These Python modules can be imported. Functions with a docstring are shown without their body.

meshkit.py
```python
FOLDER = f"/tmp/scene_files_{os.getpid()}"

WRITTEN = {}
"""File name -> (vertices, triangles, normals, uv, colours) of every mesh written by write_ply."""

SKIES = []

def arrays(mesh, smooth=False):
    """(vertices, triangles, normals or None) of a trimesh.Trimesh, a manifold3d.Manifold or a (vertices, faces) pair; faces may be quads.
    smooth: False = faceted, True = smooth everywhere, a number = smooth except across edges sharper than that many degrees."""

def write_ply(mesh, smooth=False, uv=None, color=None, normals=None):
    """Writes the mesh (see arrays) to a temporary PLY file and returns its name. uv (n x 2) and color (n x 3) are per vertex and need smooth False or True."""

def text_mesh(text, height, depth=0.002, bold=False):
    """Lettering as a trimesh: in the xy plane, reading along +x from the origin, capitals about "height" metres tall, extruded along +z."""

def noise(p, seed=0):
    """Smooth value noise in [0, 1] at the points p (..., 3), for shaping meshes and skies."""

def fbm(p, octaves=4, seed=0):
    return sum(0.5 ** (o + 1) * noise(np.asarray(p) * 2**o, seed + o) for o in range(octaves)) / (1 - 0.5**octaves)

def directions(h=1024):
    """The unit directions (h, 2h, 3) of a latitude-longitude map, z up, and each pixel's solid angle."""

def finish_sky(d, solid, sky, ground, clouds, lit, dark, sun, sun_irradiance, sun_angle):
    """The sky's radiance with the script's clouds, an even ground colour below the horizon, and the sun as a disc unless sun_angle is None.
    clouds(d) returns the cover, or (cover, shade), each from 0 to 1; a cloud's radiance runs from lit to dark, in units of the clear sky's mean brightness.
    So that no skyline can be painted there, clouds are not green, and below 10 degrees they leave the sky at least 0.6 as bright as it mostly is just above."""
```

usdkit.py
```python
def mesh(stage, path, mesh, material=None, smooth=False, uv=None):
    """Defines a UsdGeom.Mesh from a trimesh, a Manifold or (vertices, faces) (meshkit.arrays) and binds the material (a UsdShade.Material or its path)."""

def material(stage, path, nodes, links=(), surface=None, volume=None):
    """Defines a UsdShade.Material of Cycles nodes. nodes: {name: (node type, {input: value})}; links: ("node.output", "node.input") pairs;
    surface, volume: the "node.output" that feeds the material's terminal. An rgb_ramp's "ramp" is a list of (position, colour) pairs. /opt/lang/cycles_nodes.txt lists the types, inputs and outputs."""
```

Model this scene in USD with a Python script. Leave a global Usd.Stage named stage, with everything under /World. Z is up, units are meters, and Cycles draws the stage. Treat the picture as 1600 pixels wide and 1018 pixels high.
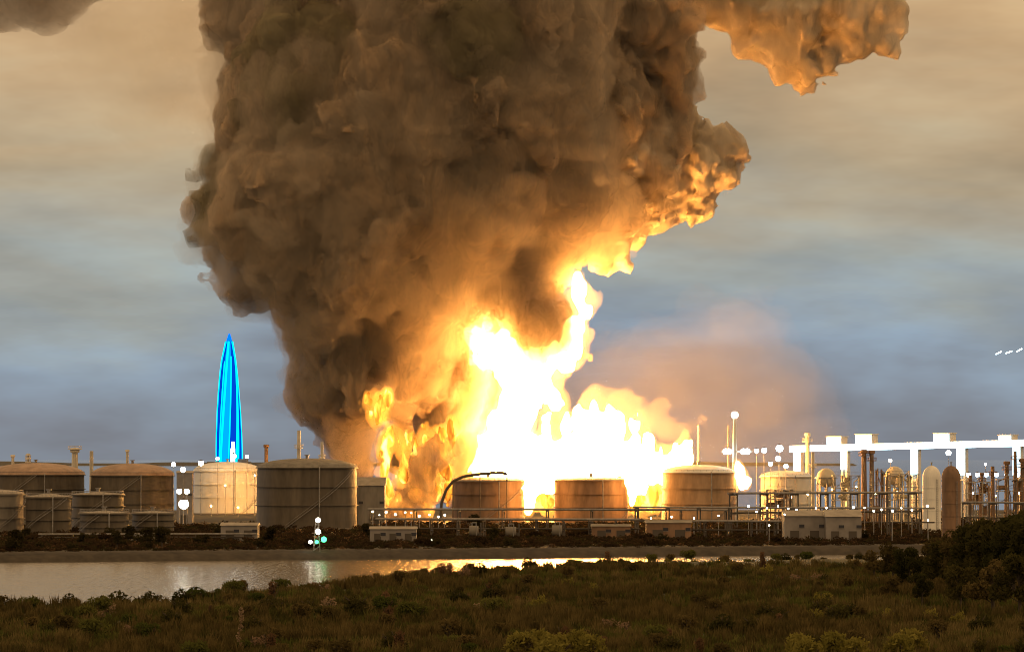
import math, random
import numpy as np
import trimesh
from scipy.spatial import cKDTree
import meshkit, usdkit
from pxr import Usd, UsdGeom, UsdLux, UsdShade, Gf, Sdf

random.seed(7)
RNG = np.random.default_rng(7)
stage = Usd.Stage.CreateInMemory()
UsdGeom.SetStageUpAxis(stage, 'Z')
UsdGeom.Xform.Define(stage, '/World')
LK = '/World/Looks'

# ------------------------------------------------------------------ camera
EYE = np.array([0.0, 0.0, 27.0])
K = 1.6e-4                                   # tangent per pixel of the 1600 px photograph
PITCH = math.atan(206 * K)
cam = UsdGeom.Camera.Define(stage, '/World/camera')
cam.CreateHorizontalApertureAttr(36.0)
cam.CreateFocalLengthAttr(36.0 / (1600 * K))
cam.CreateClippingRangeAttr(Gf.Vec2f(1.0, 60000.0))
cam.AddTranslateOp().Set(Gf.Vec3d(*EYE))
cam.AddRotateXOp().Set(90 + math.degrees(PITCH))
cam.CreateExposureAttr(0.62)

def at(px, py, Y):
    """World point at depth Y seen at a pixel of the photograph."""
    u, v = (px - 800) * K, (509 - py) * K
    d = np.array([u, math.cos(PITCH) - v * math.sin(PITCH), math.sin(PITCH) + v * math.cos(PITCH)])
    return EYE + d * (Y / d[1])

def ppm(Y):
    """Metres per photograph pixel at depth Y."""
    return K * Y

# ------------------------------------------------------------------ sky and sun
SUN_EL, SUN_ROT = math.radians(1.0), math.radians(-60)
dome = UsdLux.DomeLight.Define(stage, '/World/sky')
dome.CreateIntensityAttr(1.0)
dome.GetPrim().SetCustomDataByKey('kind', 'structure')
S = 0.1
def c(*v): return tuple(x / S for x in v)
sky_m = usdkit.material(stage, LK + '/sky', {
    'geo': ('geometry', {}),
    'xyz': ('separate_xyz', {}),
    'sky': ('sky_texture', {'sky_type': 'single_scattering', 'sun_disc': False, 'sun_elevation': SUN_EL, 'sun_rotation': SUN_ROT}),
    'map1': ('mapping', {'scale': (7, 7, 20)}),
    'n1': ('noise_texture', {'scale': 1.0, 'detail': 4.0, 'roughness': 0.55, 'distortion': 0.6}),
    'map2': ('mapping', {'scale': (13, 13, 46), 'location': (3, 1, 7)}),
    'n2': ('noise_texture', {'scale': 1.0, 'detail': 5.0, 'roughness': 0.55}),
    'warp': ('math', {'math_type': 'multiply_add', 'value2': 0.085, 'value3': -0.0425}),
    'el': ('math', {'math_type': 'add'}),
    'deck': ('rgb_ramp', {'ramp': [(0.0, c(.135, .145, .165)), (0.012, c(.145, .158, .182)), (0.029, c(.19, .236, .285)), (0.046, c(.24, .262, .25)), (0.072, c(.31, .25, .165)), (0.10, c(.40, .265, .14)), (0.16, c(.56, .36, .18)), (0.3, c(.62, .395, .19)), (1.0, c(.50, .32, .16))]}),
    'band': ('rgb_ramp', {'ramp': [(0.28, (.74, .73, .74)), (0.45, (.93, .92, .92)), (0.55, (1.03, 1.05, 1.07)), (.72, (1.16, 1.26, 1.32))]}),
    'mul': ('mix_color', {'blend_type': 'multiply', 'fac': 1.0, 'use_clamp': False}),
    'cover': ('map_range', {'from_min': 0.2, 'from_max': 0.45, 'to_min': 0.9, 'to_max': 0.98, 'clamp': True}),
    'mix': ('mix_color', {'blend_type': 'mix', 'use_clamp': False}),
    'bg': ('background_shader', {'strength': S}),
}, [('geo.position', 'xyz.vector'), ('geo.position', 'map1.vector'), ('map1.vector', 'n1.vector'), ('geo.position', 'map2.vector'), ('map2.vector', 'n2.vector'),
    ('n1.fac', 'warp.value1'), ('xyz.z', 'el.value1'), ('warp.value', 'el.value2'), ('el.value', 'deck.fac'), ('n2.fac', 'band.fac'),
    ('deck.color', 'mul.a'), ('band.color', 'mul.b'), ('n1.fac', 'cover.value'), ('cover.result', 'mix.fac'), ('sky.color', 'mix.a'), ('mul.result', 'mix.b'),
    ('mix.result', 'bg.color')], surface='bg.background')
UsdShade.MaterialBindingAPI.Apply(dome.GetPrim()).Bind(sky_m)

sun = UsdLux.DistantLight.Define(stage, '/World/sun')
sun.CreateNormalizeAttr(True)
sun.CreateIntensityAttr(0.05)
sun.CreateAngleAttr(12.0)
sun.CreateColorAttr(Gf.Vec3f(1.0, 0.86, 0.72))
_az = SUN_ROT
sun.AddRotateZOp().Set(-math.degrees(_az))
sun.AddRotateXOp().Set(-(90 - 8.0))

# ------------------------------------------------------------------ helpers
USED = {}
def numbered(parent, name):
    k = (parent, name)
    USED[k] = USED.get(k, -1) + 1
    return name if USED[k] == 0 else f'{name}_{USED[k]:03d}'

def tag(o, label=None, cat=None, group=None, kind=None):
    for k, v in (('label', label), ('category', cat), ('group', group), ('kind', kind)):
        if v: o.SetCustomDataByKey(k, v)
    return o

def thing(name, label, cat, loc=(0, 0, 0), rotz=0, group=None):
    x = UsdGeom.Xform.Define(stage, '/World/' + numbered('/World', name))
    x.AddTranslateOp().Set(Gf.Vec3d(*map(float, loc)))
    if rotz: x.AddRotateZOp().Set(float(rotz))
    return tag(x.GetPrim(), label, cat, group)

def obj(name, mesh, mat, parent=None, smooth=False, label=None):
    base = str(parent.GetPath()) if parent is not None else '/World'
    m = usdkit.mesh(stage, base + '/' + numbered(base, name), mesh, mat, smooth)
    if label: m.GetPrim().SetCustomDataByKey('label', label)
    return m.GetPrim()

def copy_of(root, loc, rotz=0, label=None, group=None, scale=1.0):
    was = root.GetCustomData()
    n = root.GetName()
    while n[-1].isdigit() and '_' in n: n = n.rpartition('_')[0]
    x = UsdGeom.Xform.Define(stage, '/World/' + numbered('/World', n))
    x.AddTranslateOp().Set(Gf.Vec3d(*map(float, loc)))
    if x.GetPrim().GetAttribute('xformOp:rotateZ'): pass
    x.AddRotateZOp().Set(float(rotz))
    x.AddScaleOp().Set(Gf.Vec3f(*([float(scale)] * 3 if np.ndim(scale) == 0 else map(float, scale))))
    p = x.GetPrim()
    tag(p, label or was['label'], was['category'], group or was.get('group'))
    return p

# ------------------------------------------------------------------ smoke and flame fields
def worley(p, cell, seed):
    """Distance to the nearest of jittered points of spacing cell, in cells."""
    lo, hi = p.min(0) / cell - 1, p.max(0) / cell + 2
    g = np.stack(np.meshgrid(*[np.arange(math.floor(a), math.ceil(b)) for a, b in zip(lo, hi)], indexing='ij'), -1).reshape(-1, 3).astype(float)
    g += np.random.default_rng(seed).uniform(0.05, 0.95, g.shape)
    d, _ = cKDTree(g).query(p / cell, workers=1)
    return d

def surface_nets(f, lo, h):
    """Vertices and quads of the surface f = 0 (inside positive) on a grid with corner lo and step h."""
    s = f > 0
    nx, ny, nz = np.array(f.shape) - 1
    cell = np.zeros((nx, ny, nz), np.uint8)
    for i, j, k in np.ndindex(2, 2, 2):
        cell += s[i:i + nx, j:j + ny, k:k + nz]
    active = (cell > 0) & (cell < 8)
    idx = np.argwhere(active)
    acc, cnt = np.zeros((len(idx), 3)), np.zeros(len(idx))
    corners = list(np.ndindex(2, 2, 2))
    val = {cn: f[idx[:, 0] + cn[0], idx[:, 1] + cn[1], idx[:, 2] + cn[2]] for cn in corners}
    for a in corners:
        for ax in range(3):
            if a[ax]: continue
            b = tuple(1 if q == ax else a[q] for q in range(3))
            va, vb = val[a], val[b]
            m = (va > 0) != (vb > 0)
            t = va[m] / (va[m] - vb[m])
            pt = np.tile(np.array(a, float), (m.sum(), 1)); pt[:, ax] += t
            acc[m] += pt; cnt[m] += 1
    v = (idx + acc / cnt[:, None]) * h + lo
    num = np.full(cell.shape, -1, np.int64); num[active] = np.arange(len(idx))
    quads = []
    for ax in range(3):
        a, b = [q for q in range(3) if q != ax]
        sl0 = [slice(None)] * 3; sl1 = [slice(None)] * 3
        sl0[ax] = slice(0, -1); sl1[ax] = slice(1, None)
        e = np.argwhere(s[tuple(sl0)] != s[tuple(sl1)])
        e = e[(e[:, a] > 0) & (e[:, b] > 0) & (e[:, a] < cell.shape[a]) & (e[:, b] < cell.shape[b])]
        def n_(da, db):
            q = e.copy(); q[:, a] -= da; q[:, b] -= db
            return num[q[:, 0], q[:, 1], q[:, 2]]
        q4 = np.stack([n_(1, 1), n_(0, 1), n_(0, 0), n_(1, 0)], 1)
        flip = s[e[:, 0], e[:, 1], e[:, 2]]
        if ax == 1: flip = ~flip
        q4[~flip] = q4[~flip][:, ::-1]
        quads.append(q4)
    q = np.vstack(quads)
    return v, np.vstack([q[:, [0, 1, 2]], q[:, [0, 2, 3]]])

def blob_field(blobs, h, pad, k=0.25):
    """Union of ellipsoids (centre, radii) as an approximate signed distance, positive inside, on a grid."""
    C = np.array([b[0] for b in blobs], float); R = np.array([b[1] for b in blobs], float)
    lo = (C - R).min(0) - pad; hi = (C + R).max(0) + pad
    n = np.ceil((hi - lo) / h).astype(int) + 1
    f = np.full(n, -pad, np.float32)
    for cc, r in zip(C, R):
        a = np.maximum(np.floor((cc - r - pad - lo) / h).astype(int), 0); b = np.minimum(np.ceil((cc + r + pad - lo) / h).astype(int) + 1, n)
        ax = [(lo[q] + np.arange(a[q], b[q]) * h - cc[q]) / r[q] for q in range(3)]
        d = np.sqrt(ax[0][:, None, None] ** 2 + ax[1][None, :, None] ** 2 + ax[2][None, None, :] ** 2)
        v = ((1 - d) * r.min()).astype(np.float32)
        sub = f[a[0]:b[0], a[1]:b[1], a[2]:b[2]]
        w = k * r.min()
        hh = np.maximum(w - np.abs(sub - v), 0) / w
        np.copyto(sub, np.maximum(sub, v) + hh * hh * w * 0.25)
    return f, lo

def billowed(blobs, h, pad, cells, amps, warp=(18, 5), seed=0, stretch=1.0, k=0.25, rough=None):
    """Mesh of a heap of blobs whose surface swells into round billows at several sizes."""
    f, lo = blob_field(blobs, h, pad, k)
    band = np.abs(f) < pad * 0.98
    idx = np.argwhere(band)
    p = idx * h + lo
    q = p + warp[1] * 2 * (np.stack([meshkit.fbm(p / warp[0], 2, seed + 11 * i) for i in range(3)], -1) - 0.5)
    d = np.zeros(len(p))
    for i, (cs, am) in enumerate(zip(cells, amps)):
        d += am * (0.55 - worley(q * np.array([1, 1, stretch]), cs, seed + i))
    if rough:
        d += rough[1] * (meshkit.fbm(q / rough[0], 3, seed + 77) - 0.5)
        near = np.abs(f[band] + d) < 4 * h
        g = q[near] * np.array([1, 1, .75])
        d[near] += rough[1] * .42 * (.55 - 2 * np.abs(2 * meshkit.fbm(g / (rough[0] * .3), 3, seed + 91) - 1))
    f[band] += d.astype(np.float32)
    # keep the rim of the grid empty
    for axs in range(3):
        sl = [slice(None)] * 3
        for e in (0, -1):
            sl[axs] = e; f[tuple(sl)] = -1
    return surface_nets(f, lo, h)


# ------------------------------------------------------------------ materials
M = {}
def mat(name, col, rough=0.7, metal=0.0, noise=None, amount=0.35, spec=0.3):
    """A plain surface, mottled by noise of the given scale."""
    nodes = {'p': ('principled_bsdf', {'base_color': col, 'roughness': rough, 'metallic': metal, 'specular_ior_level': spec})}
    links = []
    if noise:
        lo = tuple(x * (1 - amount) for x in col); hi = tuple(min(x * (1 + amount), .9) for x in col)
        nodes |= {'t': ('texture_coordinate', {}), 'm': ('mapping', {'scale': noise if np.ndim(noise) else (noise,) * 3}),
                  'n': ('noise_texture', {'scale': 1.0, 'detail': 5.0, 'roughness': .65}), 'r': ('rgb_ramp', {'ramp': [(.3, lo), (.7, hi)]})}
        links = [('t.object', 'm.vector'), ('m.vector', 'n.vector'), ('n.fac', 'r.fac'), ('r.color', 'p.base_color')]
    M[name] = usdkit.material(stage, f'{LK}/{name}', nodes, links, surface='p.BSDF')
    return M[name]
def glow(name, col, strength):
    M[name] = usdkit.material(stage, f'{LK}/{name}', {'e': ('emission', {'color': col, 'strength': strength})}, surface='e.emission')
    return M[name]

mat('ground', (.060, .050, .032), .95, noise=.05, amount=.5)
mat('near_ground', (.045, .045, .022), .95, noise=.12, amount=.5)
mat('bank', (.035, .028, .020), .95, noise=.3, amount=.5)
mat('tank_grey', (.15, .135, .115), .6, noise=(.25, .25, .06), amount=.4)
mat('tank_dark', (.085, .07, .052), .65, noise=(.25, .25, .06), amount=.4)
mat('tank_cream', (.50, .44, .33), .55, noise=(.2, .2, .05), amount=.22)
mat('tank_white', (.66, .64, .58), .5, noise=(.2, .2, .05), amount=.12)
mat('tank_tan', (.30, .20, .12), .65, noise=(.25, .25, .07), amount=.3)
mat('tank_rust', (.19, .115, .07), .7, noise=(.25, .25, .07), amount=.4)
mat('roof_grey', (.25, .22, .18), .6, noise=.3, amount=.3)
mat('roof_tan', (.30, .20, .135), .6, noise=.3, amount=.3)
mat('roof_dull', (.17, .155, .13), .7, noise=.3, amount=.35)
mat('steel', (.22, .21, .20), .5, .6, noise=1.0)
mat('dark_steel', (.07, .06, .05), .6, .3)
mat('cream_paint', (.62, .57, .46), .6, noise=.5, amount=.15)
mat('wall_grey', (.19, .175, .165), .8, noise=.3, amount=.2)
mat('concrete', (.19, .17, .14), .85, noise=.4, amount=.25)
mat('window_dark', (.03, .03, .035), .2)
mat('bark', (.05, .038, .026), .9, noise=3.0)
glow('lamp_white', (1.0, .90, .70), 9.0)
glow('lamp_cool', (.62, .88, 1.0), 7.0)
glow('lamp_sodium', (1.0, .48, .09), 330.0)
glow('lamp_green', (.08, 1.0, .30), 2.5)
glow('lamp_flood', (1.0, .86, .60), 60.0)
glow('strip_cool', (.60, .88, 1.0), 2.6)  # tower entrance light, and the added glow on the gantry
glow('facade_blue', (.0, .06, .62), .7)
glow('facade_azure', (.0, .34, 1.0), .9)
glow('strip_cyan', (.0, .80, 1.0), 1.0)
glow('spire_blue', (.0, .17, 1.0), 1.0)

def foliage(name, a, b, trans=.25):
    M[name] = usdkit.material(stage, f'{LK}/{name}', {
        'o': ('geometry', {}), 'i': ('object_info', {}), 'ad': ('math', {'math_type': 'multiply_add', 'value2': .6}), 'sc': ('math', {'math_type': 'multiply', 'value2': .4}),
        'r': ('rgb_ramp', {'ramp': [(0.0, a), (1.0, b)]}), 'd': ('diffuse_bsdf', {}), 't': ('translucent_bsdf', {}), 'm': ('mix_closure', {'fac': trans})},
        [('i.random', 'sc.value1'), ('o.random_per_island', 'ad.value1'), ('sc.value', 'ad.value3'), ('ad.value', 'r.fac'), ('r.color', 'd.color'), ('r.color', 't.color'),
         ('d.BSDF', 'm.closure1'), ('t.BSDF', 'm.closure2')], surface='m.closure')
foliage('leaf_green', (0.048, 0.060, 0.015), (0.172, 0.153, 0.043))
foliage('leaf_olive', (0.053, 0.043, 0.017), (0.193, 0.139, 0.053))
foliage('leaf_dark', (0.032, 0.033, 0.011), (0.102, 0.082, 0.027))
foliage('leaf_yellow', (0.140, 0.125, 0.028), (0.279, 0.232, 0.057))
foliage('leaf_dry', (0.172, 0.111, 0.072), (0.370, 0.288, 0.191))
foliage('scrub_brown', (.028, .019, .011), (.085, .056, .03))
foliage('scrub_olive', (.028, .024, .011), (.07, .06, .026))
foliage('leaf_brown', (0.081, 0.048, 0.027), (0.258, 0.153, 0.081))
foliage('reed', (0.064, 0.054, 0.019), (0.258, 0.186, 0.081))

# ------------------------------------------------------------------ terrain and water
FAR_Z = 2.5
def sheet(poly, z0, mat_, name, step=None, rough=0.0, seed=1):
    """Level land under a polygon given as (x, y); with step it becomes a grid with small bumps."""
    from shapely.geometry import Polygon, Point
    from shapely import contains_xy
    P = Polygon(poly)
    vv, ff = trimesh.creation.triangulate_polygon(P, engine='earcut')
    return obj(name, (np.c_[vv, np.full(len(vv), z0)], ff), mat_)

water_m = usdkit.material(stage, LK + '/water', {
    'g': ('geometry', {}), 'm': ('mapping', {'scale': (.5, .16, 1)}), 'n': ('noise_texture', {'scale': 1.0, 'detail': 3.0, 'roughness': .6}),
    'b': ('bump', {'strength': .9, 'distance': 1.1}),
    'p': ('principled_bsdf', {'base_color': (.05, .042, .03), 'roughness': .14, 'ior': 1.33, 'specular_ior_level': .5})},
    [('g.position', 'm.vector'), ('m.vector', 'n.vector'), ('n.fac', 'b.height'), ('b.normal', 'p.normal')], surface='p.BSDF')
wm = (np.array([[-2500, 300, 0], [2500, 300, 0], [2500, 2000, 0], [-2500, 2000, 0]], float), np.array([[0, 1, 2], [0, 2, 3]]))
tag(obj('water', wm, water_m), kind='structure')
# far land, its edge running obliquely
def far_edge(x): return 1085 + x * 0.36
xs = np.linspace(-2600, 2600, 261)
ey = far_edge(xs) + 4 * (meshkit.fbm(np.c_[xs / 14, xs * 0, xs * 0], 3, 4) - .5)
rows = [(ey - 1.5, np.full_like(xs, -.6)), (ey + 2, 1.3 + .5 * meshkit.noise(np.c_[xs / 6, xs * 0, xs * 0], 2)), (ey + 6, np.full_like(xs, FAR_Z - .1)), (ey + 12, np.full_like(xs, FAR_Z))]
def loft(rows):
    V = np.vstack([np.c_[xs, y, z] for y, z in rows]); n = len(xs); F = []
    for r in range(len(rows) - 1):
        i = np.arange(n - 1) + r * n
        F.append(np.c_[i, i + 1, i + n + 1, i + n])
    return V, np.vstack(F)
tag(obj('riverbank', loft(rows), M['bank'], smooth=True), kind='structure')
far = [(-2600, far_edge(-2600) + 12)] + list(zip(xs, ey + 12)) + [(2600, far_edge(2600) + 12), (2600, 2600), (900, 1900), (-900, 1880), (-2600, 2500)]
sea_m = usdkit.material(stage, LK + '/sea', {'p': ('principled_bsdf', {'base_color': (.02, .022, .024), 'roughness': .06, 'ior': 1.33, 'specular_ior_level': .5})}, surface='p.BSDF')
sm_ = (np.array([[-60000, 1700, .5], [60000, 1700, .5], [60000, 50000, .5], [-60000, 50000, .5]], float), np.array([[0, 1, 2], [0, 2, 3]]))
tag(obj('sea', sm_, sea_m), kind='structure')
cx = np.linspace(-4200, 1200, 80); czz = 3 + 16 * meshkit.fbm(np.c_[cx / 300, cx * 0, cx * 0], 3, 61)
cv = np.vstack([np.c_[cx, np.full(80, 13900.), np.zeros(80)], np.c_[cx, np.full(80, 14100.), czz], np.c_[cx, np.full(80, 15200.), czz * .4]])
ii = np.arange(79); tag(obj('coast', (cv, np.vstack([np.c_[ii, ii + 1, ii + 81, ii + 80], np.c_[ii, ii + 1, ii + 81, ii + 80] + 80])), M['ground'], smooth=True), kind='structure')
sheet(far, FAR_Z, M['ground'], 'terrain').SetCustomDataByKey('kind', 'structure')
# near land: a low hump that falls to the water
def near_edge(x):
    return float(np.interp(x, [-400, -110, -60, -25, 20, 70, 130, 400], [520, 618, 668, 810, 925, 985, 1020, 1040]))
nx_ = np.linspace(-420, 420, 169); ny_ = np.linspace(0, 1, 90)
E = np.array([near_edge(x) for x in nx_]) + 7 * (meshkit.fbm(np.c_[nx_ / 18, nx_ * 0, nx_ * 0], 3, 9) - .5)
def near_z(x, y):
    e = np.interp(x, nx_, E)
    t = np.clip((e - y) / 14, 0, 1)
    p = np.stack([np.asarray(x) / 30., np.asarray(y) / 30., np.zeros_like(np.asarray(x, float))], -1)
    return -0.6 + t * (3.2 + 1.8 * (meshkit.fbm(p, 3, 21) - .5))
X = np.repeat(nx_[:, None], 90, 1); Yg = 250 + (E[:, None] + 1.5 - 250) * ny_[None, :]
V = np.stack([X, Yg, near_z(X, Yg)], -1).reshape(-1, 3)
i, j = np.meshgrid(np.arange(168), np.arange(89), indexing='ij'); a = (i * 90 + j).ravel()
tag(obj('meadow', (V, np.c_[a, a + 90, a + 91, a + 1]), M['near_ground'], smooth=True), kind='structure')

# ------------------------------------------------------------------ smoke
FIRE = 1560.0       # depth of the burning tanks
# (pixel x, pixel y, radius in pixels, depth offset in metres, vertical stretch)
PLUME = [
 (626,772,10,-32,1.4),(656,722,13,-34,1.8),(640,664,20,-34,1),(614,640,14,-46,1),(666,778,9,-32,1.8),(720,735,14,-22,1.6),
 (745,610,42,26,1),(765,650,40,30,1),(790,560,50,40,1),(850,540,48,40,1),(735,560,48,14,1),(565,735,34,-4,1),(560,690,36,-10,1),(606,790,34,0,1),(640,700,50,2,1),(650,775,40,6,1),(700,770,38,8,1),(690,640,66,4,1),
 (735,690,34,12,1),(505,606,46,-18,1),(545,640,50,-18,1),(575,590,75,-24,1),(525,550,52,-16,1),(487,510,38,-12,1),(640,560,90,-16,1),(600,500,95,-26,1),(690,540,52,-4,1),(530,470,75,-22,1),(470,450,50,-18,1),(400,455,24,-14,1),
 (405,410,56,-20,1),(352,372,42,-16,1),(340,325,36,-12,1),(355,268,28,-14,1),(420,350,80,-32,1),(470,400,90,-34,1),(560,400,110,-40,1),(650,430,100,-34,1),(720,440,70,-18,1),(790,455,62,-10,1),(838,490,42,-16,1),(850,512,34,-20,1.1),
 (800,400,85,-16,1),(862,400,56,0,1),(450,270,95,-26,1),(420,200,64,-16,1),(500,290,120,-38,1),(620,300,130,-44,1),(740,310,120,-38,1),(850,300,110,-20,1),(920,320,80,14,1),(950,365,30,18,1),(960,240,100,20,1),(948,385,22,20,1),
 (440,120,90,-6,1),(430,40,95,-2,1),(520,160,140,-30,1),(650,160,150,-42,1),(790,170,140,-36,1),(900,170,120,6,1),(990,130,90,24,1),(520,20,140,-16,1),(660,10,155,-34,1),(800,10,155,-28,1),(930,30,130,16,1),(1010,20,80,42,1),
 (1045,60,46,46,1),(430,-120,140,0,1),(620,-140,180,-20,1),(820,-140,180,-18,1),(980,-120,130,30,1),(640,-300,170,0,1),(820,-300,160,0,1),(470,-270,120,10,1),
]
LOBE = [
 (950,365,30,24,1),(1000,318,46,42,1),(1020,270,70,46,1),(1070,255,62,48,1),(1105,238,42,48,1),(1080,296,30,46,1),(1030,335,24,46,1),(960,240,100,26,1),(1040,200,50,48,1),(948,385,22,26,1),(985,352,22,30,1),(1000,368,14,46,1),
 (1016,362,9,46,1),(1040,346,12,48,1),(1052,340,8,48,1),(1085,318,12,50,1),(1098,304,11,50,1),(1104,318,6,50,1),(962,398,12,30,1),(972,404,6,30,1),(1128,262,22,50,1),(1140,236,20,50,1),(1062,332,10,50,1),
]
SOOT = [(440,110,70,-34,1),(480,60,80,-42,1),(500,170,70,-48,1),(430,190,44,-30,1),(730,60,70,-62,1.2),(745,130,50,-62,1.2),(560,100,60,-52,1),(335,360,32,-22,1),(338,310,28,-22,1),(350,258,24,-20,1.1)]
ARM = [(1252,128,16,127,1),(1268,134,10,127,1),(1242,112,16,127,1),(1296,104,16,125,1),(1350,84,14,125,1),(1385,74,12,125,1),(1412,22,12,125,1),(1120,-20,64,120,1),(1190,8,66,122,1),(1250,20,72,120,1),(1310,6,70,120,1),(1360,16,46,122,1),(1392,16,28,122,1),(1236,84,40,118,1),(1260,112,24,118,1),(1290,84,30,120,1),(1335,62,32,120,1),(1180,52,38,122,1),
       (1405,40,16,122,1),(1375,62,20,122,1),(1200,-70,90,128,1),(1330,-70,90,128,1),(1100,-100,90,130,1),(1240,-160,110,134,1)]
DRIFT = [(10,0,60,120,.7),(70,-5,62,120,.75),(120,-20,60,120,.6),(-50,5,70,120,.6),(60,-60,110,120,.6),(180,-70,90,120,.5),(-60,-70,120,120,.7)]

def px_blobs(L, Y, depth=0.85):
    out = []
    for x, y, r, dy, s in L:
        s_ = ppm(Y + dy)
        out.append((at(x, y, Y + dy), np.array([r * s_, r * s_ * depth, r * s_ * s])))
    return out

def smoke(name, color, density, skin, cover=.5, least=.02, through=.5):
    """Smoke: a dense scattering volume whose skin is torn into soft puffs by noise."""
    M[name] = usdkit.material(stage, f'{LK}/{name}', {
        'geo': ('geometry', {}), 'map': ('mapping', {'scale': (.10, .10, .042)}), 'n': ('noise_texture', {'scale': 1.0, 'detail': 6.0, 'roughness': .66, 'distortion': 1.6}),
        'mr': ('map_range', {'from_min': .40, 'from_max': .68, 'to_min': least, 'to_max': cover, 'clamp': True}),
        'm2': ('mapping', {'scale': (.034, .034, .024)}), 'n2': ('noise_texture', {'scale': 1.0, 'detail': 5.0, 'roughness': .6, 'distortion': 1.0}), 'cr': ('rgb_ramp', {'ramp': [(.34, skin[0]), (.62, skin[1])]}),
        'd': ('diffuse_bsdf', {}), 't': ('translucent_bsdf', {}), 'dt': ('mix_closure', {'fac': through}), 'tr': ('transparent_bsdf', {}), 'm': ('mix_closure', {}),
        'v': ('principled_volume', {'color': color, 'density': density})},
        [('geo.position', 'map.vector'), ('map.vector', 'n.vector'), ('n.fac', 'mr.value'), ('mr.result', 'm.fac'), ('tr.BSDF', 'm.closure1'), ('dt.closure', 'm.closure2'),
         ('geo.position', 'm2.vector'), ('m2.vector', 'n2.vector'), ('n2.fac', 'cr.fac'), ('cr.color', 'd.color'), ('cr.color', 't.color'),
         ('d.BSDF', 'dt.closure1'), ('t.BSDF', 'dt.closure2')], surface='m.closure', volume='v.volume')
smoke('smoke_brown', (.78, .60, .42), .17, ((.11, .075, .044), (.52, .36, .215)), .5)
smoke('smoke_tan', (.92, .80, .62), .24, ((.40, .29, .17), (.88, .72, .52)), .92, .35, .22)  # paler copy for the right lobes: firelight put into the smoke colour
smoke('smoke_soot', (.42, .36, .22), .12, ((.075, .062, .035), (.22, .18, .10)), .4)
smoke('smoke_far', (.50, .38, .27), .05, ((.12, .09, .06), (.24, .18, .12)), .25)
M['smoke_lit'] = usdkit.material(stage, LK + '/smoke_lit', {'v': ('principled_volume', {'color': (.85, .72, .55), 'density': .012})}, volume='v.volume')
M['smoke_gauze'] = usdkit.material(stage, LK + '/smoke_gauze', {'v': ('principled_volume', {'color': (.72, .58, .42), 'density': .03})}, volume='v.volume')
M['smoke_thin'] = usdkit.material(stage, LK + '/smoke_thin', {'v': ('principled_volume', {'color': (.80, .72, .56), 'density': .0019})}, volume='v.volume')

t0 = __import__('time').time()
plume = thing('smoke_plume', 'huge billowing brown smoke column rising from the burning tanks', 'smoke')
v, f = billowed(px_blobs(PLUME, FIRE), 1.25, 9.0, (24, 10, 4.2), (12.0, 3.8, 1.0), warp=(17, 9), seed=3, rough=(26, 9), stretch=.7)
obj('smoke_column', (v, f), M['smoke_brown'], plume, smooth=True)
v, f = billowed([(a, b + 4.5) for a, b in px_blobs([t for t in PLUME if t[0] < 860 and t[1] < 560 or t[0] < 560], FIRE - 4)], 2.2, 10.0, (20, 9), (12, 6), warp=(16, 9), seed=33, rough=(24, 10))
obj('smoke_wisp', (v, f), M['smoke_gauze'], plume, smooth=True, label='thin soft smoke round the flank of the column')
print('plume', len(f), __import__('time').time() - t0)
v, f = billowed(px_blobs(SOOT, FIRE), 1.5, 9.0, (24, 10, 4.2), (11.0, 3.8, 1.0), warp=(17, 9), seed=6, rough=(26, 9), stretch=.7)
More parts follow.
